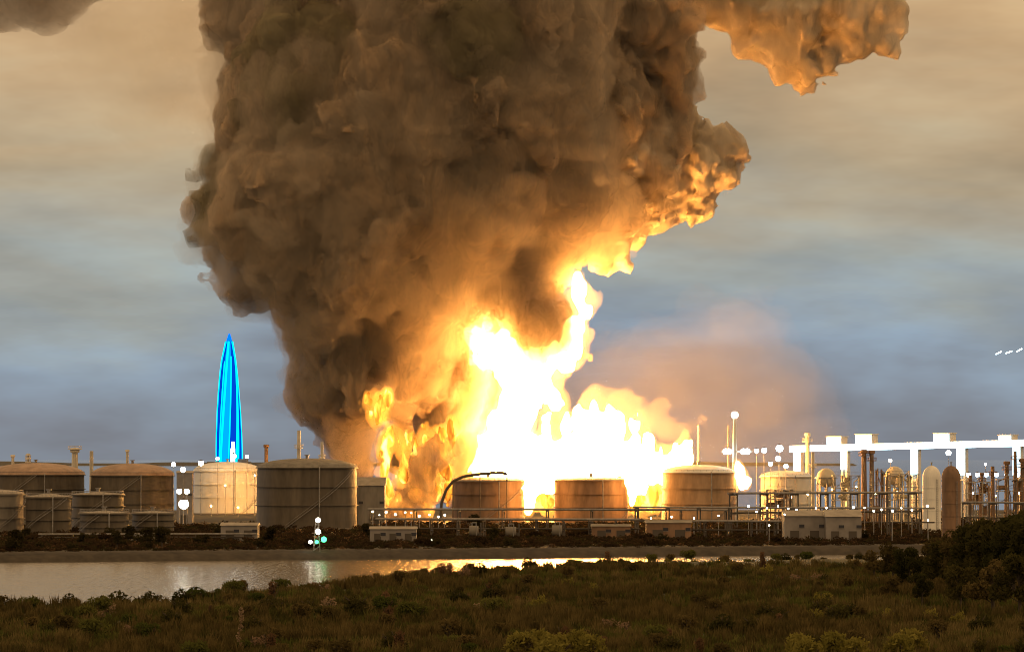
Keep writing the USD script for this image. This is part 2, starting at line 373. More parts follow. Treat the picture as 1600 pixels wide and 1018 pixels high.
obj('soot_billow', (v, f), M['smoke_soot'], plume, smooth=True, label='dark olive sooty billow')
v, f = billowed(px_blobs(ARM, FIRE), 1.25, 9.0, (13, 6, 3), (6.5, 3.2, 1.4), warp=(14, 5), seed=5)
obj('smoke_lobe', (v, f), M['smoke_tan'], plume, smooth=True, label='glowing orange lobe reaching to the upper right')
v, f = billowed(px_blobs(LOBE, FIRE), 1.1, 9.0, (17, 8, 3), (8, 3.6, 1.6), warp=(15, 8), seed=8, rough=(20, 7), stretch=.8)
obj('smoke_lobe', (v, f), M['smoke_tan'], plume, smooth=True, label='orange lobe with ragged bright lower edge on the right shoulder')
v, f = billowed(px_blobs(DRIFT, FIRE), 2.0, 12.0, (22, 10, 5), (8, 4, 2), seed=15)
tag(obj('drifting_smoke', (v, f), M['smoke_far'], smooth=True), 'dark brown smoke drifting at the upper left corner of the sky', 'smoke')

def veil(name, label, L, Y, seed):
    """Thin smoke: puffs one inside the other, so that it thins out softly towards its edge."""
    o = np.mean([at(x, y, Y) for x, y, r in L], axis=0)
    t = thing(name, label, 'smoke', o)
    for k, g in enumerate((1.18, 1.0, .84, .68, .5, .34)):
        B = px_blobs([(x, y, r * g, 0, 1) for x, y, r in L], Y, .7)
        v, f = billowed(B, 3.0, 14.0, (30, 13), (13, 7), warp=(26, 14), seed=seed + k, rough=(30, 12))
        obj('puff', (v - o, f), M['smoke_thin'], t, smooth=True)
veil('lit_smoke', 'dull tan bank of thin smoke lit by the fire right of the flames', [(960,640,95),(1050,610,110),(1130,580,100),(1190,640,90),(1110,690,110),(1230,690,70),(1000,700,90),(1150,520,50),(1285,700,45)], 1680, 71)
wisp = thing('smoke_wisps', 'golden wisps of smoke curling off the top of the low white flames', 'smoke')
for k, L in enumerate(([(930,640,26),(958,628,22),(985,636,22),(910,655,18)], [(1012,655,22),(1040,664,18),(1034,640,14),(1066,676,14)], [(1082,672,9),(1096,656,5),(1088,690,8)])):
    v, f = billowed(px_blobs([(x, y, r, 0, 1.1) for x, y, r in L], FIRE + 14, .8), 1.0, 6.0, (9, 4.5), (4.5, 2.2), warp=(8, 4), seed=91 + k, rough=(9, 4))
    obj('wisp', (v, f), M['smoke_lit'], wisp, smooth=True)
veil('smoke_veil', 'faint tan haze of smoke trailing above the left shoulder of the plume', [(300,60,120),(250,130,90),(330,170,60),(200,60,80)], 1650, 81)

# ------------------------------------------------------------------ flames
M['flame_core'] = usdkit.material(stage, LK + '/flame_core', {'e': ('emission', {'color': (1.0, .44, .10), 'strength': 108.0})}, surface='e.emission')
M['flame_mid'] = usdkit.material(stage, LK + '/flame_mid', {'e': ('emission', {'color': (1.0, .46, .12), 'strength': 16.0})}, surface='e.emission')
M['flame_low'] = usdkit.material(stage, LK + '/flame_low', {'g': ('geometry', {}), 'mp': ('mapping', {'scale': (.22, .22, .08)}), 'n': ('noise_texture', {'scale': 1.0, 'detail': 4.0, 'distortion': 1.0}),
    'r': ('rgb_ramp', {'ramp': [(.36, (.22, .045, .004)), (.47, (.75, .21, .017)), (.58, (1.6, .66, .07)), (.72, (3.6, 2.1, .45))]}), 'e': ('emission', {'strength': 1.0})},
    [('g.position', 'mp.vector'), ('mp.vector', 'n.vector'), ('n.fac', 'r.fac'), ('r.color', 'e.color')], surface='e.emission')
M['flame_soft'] = usdkit.material(stage, LK + '/flame_soft', {'v': ('principled_volume', {'density': .02, 'color': (.8, .5, .25), 'emission_strength': .20, 'emission_color': (1.0, .34, .028)})}, volume='v.volume')
M['flame_fringe'] = usdkit.material(stage, LK + '/flame_fringe', {'v': ('principled_volume', {'density': .01, 'color': (.8, .6, .3), 'emission_strength': .11, 'emission_color': (1.0, .40, .045)})}, volume='v.volume')

def tongues(L, Y, h=.8, seed=9, grow=0.0, amps=(2.4, 1.3), cells=(6, 3)):
    B = [(c_, r_ + grow) for c_, r_ in px_blobs(L, Y, .7)]
    B = [(c_ * np.array([1, 1, .5]), r_ * np.array([1, 1, .5])) for c_, r_ in B]       # billows drawn out upwards
    v, f = billowed(B, h * .75, 3.5, cells, amps, warp=(8, 2.5), seed=seed)
    return v * np.array([1, 1, 2.0]), f
def fire(label, L, Y, seed, core='flame_core', fringe=1.6, h=.8, **k):
    t = thing('fire', label, 'fire')
    if core == 'flame_low':       # small sooty flames: a bright heart inside a soft orange sheet
        obj('flame', tongues([(x, y, r * .62, dy, q * 1.1) for x, y, r, dy, q in L], Y, h, seed, **k), M[core], t, smooth=True)
        obj('flame_fringe', tongues(L, Y, h * 1.2, seed, .9, **k), M['flame_soft'], t, smooth=True)
        return t
    obj('flame', tongues(L, Y, h, seed, **k), M[core], t, smooth=True)
    obj('flame_fringe', tongues(L, Y, h * 1.4, seed + 1, fringe, **k), M['flame_fringe'], t, smooth=True)
    return t
MAIN = [(788,700,38,0,1),(775,728,34,0,1),(800,660,32,0,1),(812,622,30,0,1),(815,592,30,0,1),(800,568,24,0,1),(782,545,22,0,1.4),(758,530,28,0,1.5),(748,508,18,0,1.5),(742,488,9,0,1.6),
 (848,566,24,0,1),(878,560,21,0,1),(892,540,15,0,1.4),(898,508,12,0,1.6),(912,482,13,0,1.2),(907,455,11,0,1.5),(902,436,7,0,1.6),(925,470,7,0,1),(850,606,12,0,1),(858,618,12,0,1),(870,630,12,0,1)]
LOW = [(830,722,44,0,1),(870,728,38,0,1),(900,722,38,0,1.1),(935,716,34,0,1.2),(960,716,32,0,1.1),(990,722,32,0,1),(1020,732,24,0,1),(1062,716,16,0,1),(1045,738,20,0,1),
 (855,672,9,0,2.6),(882,668,8,0,2.4),(905,662,8,0,3),(925,660,12,0,2.2),(948,664,10,0,2.6),(970,672,9,0,2.4),(992,682,10,0,2.2),(1012,694,9,0,2.2),(1072,702,9,0,2),(1040,716,9,0,2)]
fire('tall white hot flame leaping up into the base of the smoke', MAIN, FIRE, 9)
fire('long low wall of white flames burning along the tank roofs', LOW, FIRE - 4, 19)
fire('narrow stream of fire running down the gap left of the middle tank', [(828,762,12,0,1),(828,778,9,0,1.6),(827,792,8,0,1.6),(836,765,10,0,1),(845,758,12,0,1)], 1484, 29, h=.6, amps=(.9, .5), cells=(3, 1.5), fringe=.8, core='flame_mid')
fire('narrow stream of fire running down the gap right of the middle tank', [(986,752,11,0,1),(987,768,8,0,1.8),(988,780,6,0,1.8),(1000,760,12,0,1)], 1484, 39, h=.6, amps=(.9, .5), cells=(3, 1.5), fringe=.8, core='flame_mid')
fire('small white flame beside the tall floodlight mast', [(1156,738,10,0,1.2),(1162,752,10,0,1.2),(1152,728,6,0,1.4)], 1500, 49, h=.6, amps=(.9, .5), cells=(3, 1.5), fringe=.8, core='flame_mid')
for gap, lab, sd in (([(838,772,20,0,1.2),(856,786,16,0,1),(846,756,22,0,1.2),(820,786,14,0,1)], 'orange ground fire filling the gap left of the middle tank', 59), ([(1000,772,20,0,1.2),(1018,780,18,0,1.2),(992,790,12,0,1),(1026,756,18,0,1.2)], 'orange ground fire filling the gap right of the middle tank', 61)):
    fire(lab, gap, 1590, sd, core='flame_low', fringe=.9, h=.6, amps=(2.0, 1.1), cells=(4.4, 2.0))
LF = [[(592,636,16,-55,1.2),(606,622,9,-55,1.8),(578,628,8,-55,1),(596,652,9,-55,1.2)],
      [(602,700,9,-33,2.6),(612,680,6,-33,2.6),(630,712,9,-33,3.0),(624,690,7,-33,3),(628,742,10,-33,1.6),(636,690,6,-33,3),(600,735,7,-33,2)],
      [(690,680,10,-31,1.8),(704,672,8,-31,2.2),(664,680,7,-31,2.2),(650,690,5,-31,2.6),(698,700,7,-31,2.4)],
      [(676,742,10,-29,2),(692,728,7,-29,2.4),(650,764,9,-27,1.8),(680,768,11,-27,1),(664,738,7,-27,2.6),(702,744,6,-29,3)],
      [(592,776,11,-33,1),(620,782,10,-31,1.2),(640,798,10,-29,.8),(665,794,10,-29,.8),(700,764,7,-25,2.4),(606,760,7,-33,2.2)]]
for L_, (lab, sd) in zip(LF, [('yellow burst of flame breaking out high in the left flank of the smoke', 51), ('slender yellow tongues of flame glimpsed low in the dark smoke', 52), ('ragged yellow flames in the smoke just left of the white blaze', 53),
                              ('yellow flames licking out of the smoke above the pipe rack', 54), ('orange ground fire glowing between the dome roofed tank and the arched pipe', 55)]):
    fire(lab, L_, FIRE, sd, core='flame_low', fringe=1.0, h=.5, amps=(2.4, 1.3), cells=(4.4, 2.0))
print('flames', __import__('time').time() - t0)

# ------------------------------------------------------------------ industry: builders
def cyl(r, z0, z1, x=0, y=0, n=20, r2=None):
    r2 = r if r2 is None else r2
    a = np.arange(n) * 2 * np.pi / n
    V = np.vstack([np.c_[x + r * np.cos(a), y + r * np.sin(a), np.full(n, z0)], np.c_[x + r2 * np.cos(a), y + r2 * np.sin(a), np.full(n, z1)], [[x, y, z0], [x, y, z1]]])
    i = np.arange(n); j = (i + 1) % n
    F = np.vstack([np.c_[i, j, j + n], np.c_[i, j + n, i + n], np.c_[j, i, np.full(n, 2 * n)], np.c_[i + n, j + n, np.full(n, 2 * n + 1)]])
    return trimesh.Trimesh(V, F, process=False)
def lathe(prof, n=48):
    a = np.arange(n) * 2 * np.pi / n
    V = np.vstack([np.c_[r * np.cos(a), r * np.sin(a), np.full(n, z)] for r, z in prof])
    F = []
    i = np.arange(n); j = (i + 1) % n
    for k in range(len(prof) - 1):
        F += [np.c_[i, j, j + n] + k * n, np.c_[i, j + n, i + n] + k * n]
    return trimesh.Trimesh(V, np.vstack(F), process=False)
def box(sx, sy, sz, x=0, y=0, z=0):
    b = trimesh.creation.box([sx, sy, sz]); b.apply_translation([x, y, z + sz / 2]); return b
def bar(p, q, r, n=6):
    p, q = np.array(p, float), np.array(q, float)
    d = q - p; L = np.linalg.norm(d)
    m = cyl(r, 0, L, n=n)
    T = trimesh.geometry.align_vectors([0, 0, 1], d / L); T[:3, 3] = p
    m.apply_transform(T); return m
def cat(L): return trimesh.util.concatenate(L)
def path_tube(P, r, n=8): return cat([bar(a, b, r, n) for a, b in zip(P[:-1], P[1:])])
def ring(R, z, r, n=40): 
    return lathe([(R - r, z - r), (R + r, z - r), (R + r, z + r), (R - r, z + r), (R - r, z - r)], n)

def tank(px0, px1, ytop, Y, label, shell='tank_grey', roof='roof_grey', kind='dome', rise=None, rings=3, stair=None, group=None, rail=True, nozzle=True):
    xc = (px0 + px1) / 2
    D = (px1 - px0) * ppm(Y); R = D / 2
    top = at(xc, ytop, Y)[2]; H = top - FAR_Z
    t = thing('storage_tank', label, 'storage tank', (at(xc, ytop, Y)[0], Y, FAR_Z), 0, group)
    obj('foundation', lathe([(R + .8, -.6), (R + .8, .35), (R + .2, .45), (R - 1, .45)], 48), M['concrete'], t)
    prof = [(R, .4)]
    for k in range(8):                               # shell courses, each a little inside the one below
        z0, z1 = .4 + (H - .4) * k / 8, .4 + (H - .4) * (k + 1) / 8
        prof += [(R - .03 * k, z0 + .02), (R - .03 * k, z1 - .02)]
    obj('shell', lathe(prof, 56), M[shell], t, smooth=40)
    for k in range(rings):
        z = H * (1 - .30 * k) - .25
        obj('wind_girder', lathe([(R - .3, z - .12), (R + .45, z - .12), (R + .45, z + .12), (R - .3, z + .12)], 48), M[shell], t)
    rise = rise if rise is not None else D * .12
    if kind == 'dome':
        Rp = R + .25; pr = [(Rp * math.cos(a), H + rise * math.sin(a)) for a in np.linspace(0, math.pi / 2, 9)[:-1]] + [(.05, H + rise)]
    elif kind == 'cone':
        pr = [(R + .3, H - .02), (R + .3, H + .15), (.8, H + rise), (.05, H + rise)]
    else:
        pr = [(R - .05, H - .9), (.05, H - .8)]
    obj('roof', lathe(pr, 48), M[roof], t, smooth=40)
    if kind != 'open':
        obj('roof_vent', cat([cyl(.5, H + rise - .2, H + rise + 1.0, n=12), cyl(.9, H + rise + 1.0, H + rise + 1.3, n=12)]), M['steel'], t)
    if rail:
        ps = [cyl(.05, H, H + 1.15, (R - .1) * math.cos(a), (R - .1) * math.sin(a), 5) for a in np.linspace(0, 2 * math.pi, 36, endpoint=False)]
        obj('handrail', cat(ps + [ring(R - .1, H + 1.15, .05), ring(R - .1, H + .6, .04)]), M['steel'], t)
    a0 = math.radians(-150 if stair is None else stair)
    ang = np.linspace(a0, a0 + H * 1.25 / R, int(H / .45))
    zz = np.linspace(.6, H, len(ang))
    st = []
    for a, z in zip(ang, zz):
        b = box(.9, .35, .08, R + .55, 0, z); b.apply_transform(trimesh.transformations.rotation_matrix(a, [0, 0, 1])); st.append(b)
    P = np.c_[(R + 1.0) * np.cos(ang), (R + 1.0) * np.sin(ang), zz]
    st += [path_tube(P[::3], .09, 5), path_tube(P[::3] + [0, 0, 1.0], .05, 5)]
    obj('stair', cat(st), M['steel'], t)
    if nozzle:
        obj('pipe', path_tube([(R * .3, -R - .6, 0), (R * .3, -R - .6, H - .4), (R * .3, -R + .4, H + .3)], .22, 8), M['steel'], t)
    return t

def stack(px, y0, y1, Y, w, label, mat_='cream_paint', base=None, crown=True, platform=None, group=None, name='chimney', category='chimney'):
    """A slender stack whose visible part runs from pixel y0 down; it goes on to the ground."""
    p = at(px, y0, Y); s_ = ppm(Y); H = p[2] - FAR_Z; r = w * s_ / 2
    t = thing(name, label, category, (p[0], Y, FAR_Z), 0, group)
    obj('shaft', lathe([(r * 1.35, 0), (r * 1.2, H * .3), (r, H * .7), (r * .92, H), (r * .7, H), (r * .7, H - 1)], 18), M[mat_], t, smooth=40)
    if crown: obj('crown', lathe([(r * .9, H - r * 1.6), (r * 1.5, H - r * 1.4), (r * 1.5, H - r * .2), (r * .9, H)], 18), M[mat_], t)
    for q in (platform or []):
        z = at(px, q, Y)[2] - FAR_Z
        obj('platform', cat([lathe([(r * .9, z), (r * 2.2, z), (r * 2.2, z + .3), (r * .9, z + .3)], 18), ring(r * 2.1, z + 1.3, .12, 18)] +
            [cyl(.08, z, z + 1.3, r * 2.1 * math.cos(a), r * 2.1 * math.sin(a), 4) for a in np.arange(8) * math.pi / 4]), M[mat_], t)
    obj('ladder', cat([bar((-.25, -r * 1.3 - .15, 0), (-.25, -r - .15, H), .05, 4), bar((.25, -r * 1.3 - .15, 0), (.25, -r - .15, H), .05, 4)]), M['steel'], t)
    return t

def ball(r, x=0, y=0, z=0, sub=2):
    b = trimesh.creation.icosphere(sub, r); b.apply_translation([x, y, z]); return b
def lamp(px, py, Y, r_px, label, glow_='lamp_white', group=None, h=None):
    """A lamp post that stands on the ground with a glowing globe at the given pixel."""
    p = at(px, py, Y); r = r_px * .72 * ppm(Y); H = max(p[2] - FAR_Z, r + .4)
    t = thing('lamp_post', label, 'lamp', (p[0], Y, FAR_Z), 0, group)
    obj('post', cat([cyl(.14, 0, H - r * .9, n=8, r2=.09), cyl(.3, 0, .4, n=8)]), M['steel'], t)
    obj('hood', lathe([(.05, H + r * 1.25), (r * .8, H + r * .95), (r * .8, H + r * .85), (.05, H + r * .9)], 12), M['dark_steel'], t)
    obj('globe', ball(r, 0, 0, H), M[glow_], t, smooth=True)
    return t

# ------------------------------------------------------------------ the blue tower
def skyscraper():
    Y = 14000.0
    p = at(358, 720, Y); top = at(358, 521, Y)[2]
    t = thing('skyscraper', 'slender twisting glass tower lit bright blue on the horizon', 'skyscraper', (p[0], Y, 0), 0)
    H = top; nz = 60
    R = lambda s_: np.interp(s_, [0, .12, .25, .4, .55, .7, .8, .88, .95, 1], [40, 40, 38.5, 36, 32, 27, 22, 15, 9, 2.5])
    def pt(th, s_, g=0.0):
        r = R(s_) * (1 + .14 * math.cos(5 * th)) + g
        a = th + math.radians(28) * s_ - .95
        return (r * math.cos(a), r * math.sin(a), H * s_)
    s1 = .94
    for k in range(5):
        for half in (0, 1):
            th0 = 2 * math.pi * k / 5 + half * math.pi / 5
            ths = np.linspace(th0, th0 + math.pi / 5, 7); ss = np.linspace(0, s1, nz)
            V = np.array([pt(th, q) for q in ss for th in ths]); i, j = np.meshgrid(np.arange(nz - 1), np.arange(6), indexing='ij'); a = (i * 7 + j).ravel()
            obj('facade', (V, np.c_[a, a + 1, a + 8, a + 7]), M['facade_azure' if half == k % 2 else 'facade_blue'], t, smooth=True)
        th = 2 * math.pi * k / 5
        obj('light_strip', path_tube([pt(th, q, .5) for q in np.linspace(0.0, s1, 40)], 3.6, 6), M['strip_cyan'], t)
        obj('light_strip', path_tube([pt(th + math.pi / 5, q, .5) for q in np.linspace(0.0, s1 * (.72 + .04 * k), 40)], 2.2, 6), M['strip_cyan'], t)
    ss = np.linspace(s1, 1, 14); ths = np.linspace(0, 2 * math.pi, 31)
    V = np.array([pt(th, q) for q in ss for th in ths]); i, j = np.meshgrid(np.arange(13), np.arange(30), indexing='ij'); a = (i * 31 + j).ravel()
    obj('spire', (V, np.c_[a, a + 1, a + 32, a + 31]), M['spire_blue'], t, smooth=True)
    obj('podium', cat([box(150, 70, 14), box(90, 60, 10, 20, 0, 14)]), M['wall_grey'], t)
    obj('entrance_light', cat([box(16, 4, 46, 16, -50, 14), box(10, 4, 70, 17, -49, 14)]), M['strip_cool'], t)
skyscraper()

# ------------------------------------------------------------------ tanks
tank(-70, 37, 771, 1300, 'grey tank with pale upright stripes cut by the left edge of the picture', 'tank_grey', kind='dome', rise=1.5, stair=-75)
tank(40, 112, 776, 1290, 'dark tank second from the left edge in the front row', 'tank_dark', 'roof_grey', 'cone', 1.2)
tank(112, 194, 772, 1345, 'dark tank with a pale roof edge standing behind the small low tank', 'tank_dark', 'roof_grey', 'cone', .9)
tank(124, 202, 801, 1270, 'small low dark tank in the left front row with a pale rim', 'tank_dark', 'roof_grey', 'cone', .8)
tank(206, 272, 801, 1300, 'low dark tank at the right end of the left front row', 'tank_dark', 'roof_grey', 'cone', .8)
tank(160, 205, 843, 1175, 'squat small tank near the water in front of the left row', 'tank_grey', 'roof_grey', 'cone', .4, rings=1)
tank(207, 258, 842, 1165, 'squat pale rimmed tank nearest the water on the left', 'tank_grey', 'roof_grey', 'cone', .4, rings=1)
tank(-20, 132, 741, 1560, 'broad tank with a tan domed roof at the far left', 'tank_dark', 'roof_tan', 'dome', 4.6)
tank(142, 272, 742, 1550, 'broad tank with a tan domed roof carrying one thin post', 'tank_dark', 'roof_tan', 'dome', 4.6)
tank(303, 408, 735, 1760, 'bright cream tank glowing in the firelight below the blue tower', 'tank_white', 'tank_white', 'dome', 4.0, stair=-60)
tank(401, 558, 730, 1385, 'large dark dome roofed tank in front of the left flank of the smoke', 'tank_dark', 'roof_dull', 'dome', 3.2, stair=-110)
tank(706, 820, 751, 1500, 'rusty tank with an arched pipe over its left side below the flames', 'tank_rust', 'roof_grey', 'dome', 1.6, stair=-100)
tank(866, 981, 750, 1500, 'middle rusty tank with fire streaming down both its sides', 'tank_rust', 'roof_grey', 'dome', 1.4, stair=-45)
tank(1034, 1149, 738, 1500, 'cream roofed tank right of the flames beside the floodlight mast', 'tank_tan', 'tank_white', 'dome', 3.0, stair=-70)
tank(1188, 1268, 744, 1560, 'cream roofed tank with a lit yellow wall left of the white gantry', 'tank_cream', 'tank_white', 'dome', 2.4, stair=-60)

# arched pipe over the rusty tank
s_ = ppm(1478)
P = [at(x, y, 1478) for x, y in ((688, 812), (690, 785), (697, 765), (708, 751), (724, 744), (750, 740), (775, 738), (792, 739))]
ap = thing('arched_pipe', 'dark pipe that climbs and arches over the left side of the rusty tank', 'pipe', P[0])
obj('pipe_run', path_tube([q - P[0] for q in P], .55, 8), M['dark_steel'], ap)
for k in (3, 5, 7):
    q = P[k] - P[0]; obj('support', cat([bar((q[0], q[1], 0), q, .18, 5), box(1.2, 1.2, .3, q[0], q[1], -.6)]), M['dark_steel'], ap)

# stacks and posts of the left half
stack(117, 699, 738, 1600, 10, 'stout cream chimney with a two part crown behind the left tanks', platform=[702])
stack(143, 704, 738, 1600, 6, 'slim cream chimney right of the stout one', crown=False)
stack(199, 702, 722, 1552, 4.5, 'thin pale post on the right domed tan roof', crown=True, name='vent_stack', category='vent stack')
stack(20, 710, 725, 1565, 5, 'short pale vent stack at the left of the first domed roof', name='vent_stack', category='vent stack')
stack(44, 708, 730, 1566, 4, 'pale vent stack with a ring on the first domed roof', platform=[716, 722], name='vent_stack', category='vent stack')
stack(467, 672, 722, 1440, 6, 'tall pale mast with a wide ring halfway, behind the large dark tank', platform=[700], crown=False, name='flare_mast', category='mast')
stack(503, 690, 722, 1440, 4.5, 'shorter pale mast with a low platform behind the large dark tank', platform=[716], crown=False, name='flare_mast', category='mast')
stack(416, 694, 725, 1700, 6, 'short chimney trailing pale vapour left of the large dark tank', mat_='tank_rust')
stack(1091, 664, 726, 1640, 4, 'thin post standing in the glow right of the low flames', crown=False, name='vent_stack', category='vent stack')
stack(1138, 664, 700, 1520, 3, 'thin bare post left of the tall floodlight mast', crown=False, name='vent_stack', category='vent stack')
stack(1262, 676, 770, 1600, 7, 'lone cream column rising left of the white gantry', platform=[690])
stack(1350, 702, 760, 1500, 8, 'left of two rust coloured columns under the gantry', mat_='tank_rust', platform=[712], name='process_column', category='process column')
stack(1362, 703, 760, 1500, 7, 'right of two rust coloured columns under the gantry', mat_='tank_rust', platform=[720], name='process_column', category='process column')
stack(1270, 706, 770, 1480, 5, 'slim yellow lit column behind the orange dome', platform=[730], crown=False, name='process_column', category='process column')
for k, (px, y0, w) in enumerate(((1516, 742, 6), (1534, 738, 5), (1551, 728, 6), (1573, 720, 7), (1586, 704, 6), (1598, 716, 8))):
    stack(px, y0, 780, 1460, w, 'slim orange lit column among the pipes at the right edge', mat_='tank_rust', crown=bool(k % 2), platform=[y0 + 14], group='orange lit columns at the right edge', name='process_column', category='process column')

# tall floodlight mast
p = at(1148, 648, 1500); H = p[2] - FAR_Z
m_ = thing('floodlight_mast', 'tall white floodlight mast standing right of the flames', 'floodlight mast', (p[0], 1500, FAR_Z))
obj('pole', lathe([(1.1, 0), (.85, H * .5), (.6, H), (.02, H)], 12), M['tank_white'], m_, smooth=40)
obj('lantern', ball(1.3, 0, 0, H), M['lamp_white'], m_, smooth=True)
zc = at(1148, 705, 1500)[2] - FAR_Z
obj('crossarm', cat([box(11.5, .5, .5, .8, 0, zc - .3), ring(1.2, zc, .25, 12)]), M['tank_white'], m_)
for dx in (-3.4, -2.3, 3.2, 4.6):
    obj('floodlight', cat([ball(1.15, dx, -.6, zc)]), M['lamp_cool'], m_, smooth=True)

# white bullet tank and dark silo on the right
def bullet(px0, px1, ytop, Y, label, m, seams=4):
    xc = (px0 + px1) / 2; R = (px1 - px0) * ppm(Y) / 2; H = at(xc, ytop, Y)[2] - FAR_Z
    t = thing('silo', label, 'silo', (at(xc, ytop, Y)[0], Y, FAR_Z))
    obj('shell', lathe([(R * 1.02, 0), (R, .5), (R, H - R * 1.3)] + [(R * math.cos(a), H - R * 1.3 + R * 1.3 * math.sin(a)) for a in np.linspace(.1, math.pi / 2 - .02, 8)], 32), M[m], t, smooth=40)
    for k in range(seams): obj('band', lathe([(R - .1, H * (k + 1) / (seams + 2) - .1), (R + .12, H * (k + 1) / (seams + 2) - .1), (R + .12, H * (k + 1) / (seams + 2) + .1), (R - .1, H * (k + 1) / (seams + 2) + .1)], 32), M[m], t)
    obj('ladder', cat([bar((R * .5 - .25, -R * .87 - .3, 0), (R * .5 - .25, -R * .87 - .3, H * .8), .06, 4), bar((R * .5 + .25, -R * .87 - .3, 0), (R * .5 + .25, -R * .87 - .3, H * .8), .06, 4)] +
                      [bar((R * .5 - .25, -R * .87 - .3, z), (R * .5 + .25, -R * .87 - .3, z), .04, 4) for z in np.arange(.5, H * .8, .6)]), M['steel'], t)
    obj('vent', cat([cyl(.2, H - .2, H + .9, n=8), cyl(.4, H + .9, H + 1.1, n=8)]), M['steel'], t)
bullet(1471, 1501, 727, 1180, 'tall dark bullet shaped silo standing out against the lights', 'tank_rust')
bullet(1441, 1470, 727, 1320, 'glaring white floodlit silo beside the dark one', 'tank_white')

# ------------------------------------------------------------------ lit gantry on the right
def gantry():
    A, B = at(1238, 701, 1640), at(1720, 690, 1500)
    d = B - A; d[2] = 0; L = np.linalg.norm(d); ang = math.degrees(math.atan2(d[1], d[0]))
    t = thing('gantry', 'long white gantry with added glow panels for a floodlit look across the right horizon', 'gantry', (A[0], A[1], FAR_Z), ang)
    zb = A[2] - FAR_Z; rise = 2.6 / L
    def sl(m): m.vertices[:, 2] += m.vertices[:, 0] * rise; return m
    obj('beam', sl(cat([box(L, 3.0, .4, L / 2, 0, zb - 1.3), box(L, 3.0, .4, L / 2, 0, zb + 1.0)] + [bar((x, s__, zb - 1.0), (x + 5, s__, zb + 1.0), .15, 4) for x in np.arange(0, L - 5, 5) for s__ in (-1.3, 1.3)])), M['tank_white'], t)
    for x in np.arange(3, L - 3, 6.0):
        obj('lamp_panel', sl(box(5.6, .3, 2.5, x, -1.75, zb - 1.3)), M['strip_cool'], t)  # added glowing panels stand in for floodlight on the white beam
    def along(px):                     # where the beam passes the given pixel
        u = (px - 800) * K
        return (u * A[1] - A[0]) / (d[0] - u * d[1]) * L
    for px, w in ((1247, 3.0), (1320, 2.6), (1430, 3.0), (1503, 3.4), (1590, 2.8)):
        x = along(px); zz = zb - 1.3 + x * rise
        lg = obj('leg', cat([box(1.2, 1.6, zz, x - w / 2, .3, 0), box(1.2, 1.6, zz, x + w / 2, .3, 0), box(w, 1.2, .8, x, .3, zz * .55)]), M['tank_white'], t)
        obj('lamp_panel', box(w + .6, .4, zz - 18 - 2 * (px == 1320), x, -1.0, 17.9 + 2 * (px == 1320)), M['strip_cool'], lg)  # added glow over the leg in place of floodlight on it
    for px, w, hh in ((1308, 8.5, 3.0), (1354, 9.5, 3.6), (1476, 9, 3.2), (1575, 7, 1.8)):
        x = along(px); z0 = zb + 1.4 + x * rise
        cb = obj('cabin', cat([box(w, 3.4, hh, x, 0, z0), box(w + .8, 4, .3, x, 0, z0 + hh)]), M['tank_white'], t)
        obj('lamp_panel', box(w - .4, .3, hh - .3, x, -1.95, z0 + .1), M['strip_cool'], cb)  # cabin front made to glow, standing in for floodlit white paint
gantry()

# ------------------------------------------------------------------ pipe racks
def pipe_rack(px0, px1, yt, Y0, Y1, label, npipes=3, step=15, r=.35):
    A, B = at(px0, yt, Y0), at(px1, yt, Y1); zt = (A[2] + B[2]) / 2 - FAR_Z
    d = B - A; d[2] = 0; L = np.linalg.norm(d)
    t = thing('pipe_rack', label, 'pipe rack', (A[0], A[1], FAR_Z), math.degrees(math.atan2(d[1], d[0])))
    for k in range(npipes):
        y = (k - (npipes - 1) / 2) * 1.3; rr = r * (1 - .25 * (k % 2))
        obj('pipe', bar((0, y, zt + rr), (L, y, zt + rr), rr, 8), M[['steel', 'dark_steel', 'tank_rust'][k % 3]], t)
    obj('pipe', bar((0, .2, zt * .5 + r), (L, .2, zt * .5 + r), r * .8, 8), M['dark_steel'], t)
    for x in np.arange(1, L, step):
        obj('trestle', cat([box(.35, .35, zt, x, -2.2), box(.35, .35, zt, x, 2.2), box(.3, 5.0, .4, x, 0, zt - .4), box(.3, 5.0, .3, x, 0, zt * .5 - .3), bar((x, -2.2, .2), (x, 2.2, zt * .5), .1, 4)]), M['dark_steel'], t)
pipe_rack(576, 1140, 797, 1350, 1330, 'long dark pipe rack running below the burning tanks', 3)
pipe_rack(1142, 1445, 771, 1300, 1340, 'higher dark pipe rack below the orange lit plant on the right', 4, 12)
pipe_rack(990, 1460, 794, 1260, 1235, 'low pipe rack in front of the right hand tanks', 2, 10, .28)
pipe_rack(1506, 1640, 786, 1300, 1280, 'pipe rack between the dark silo and the right edge', 3, 10, .3)

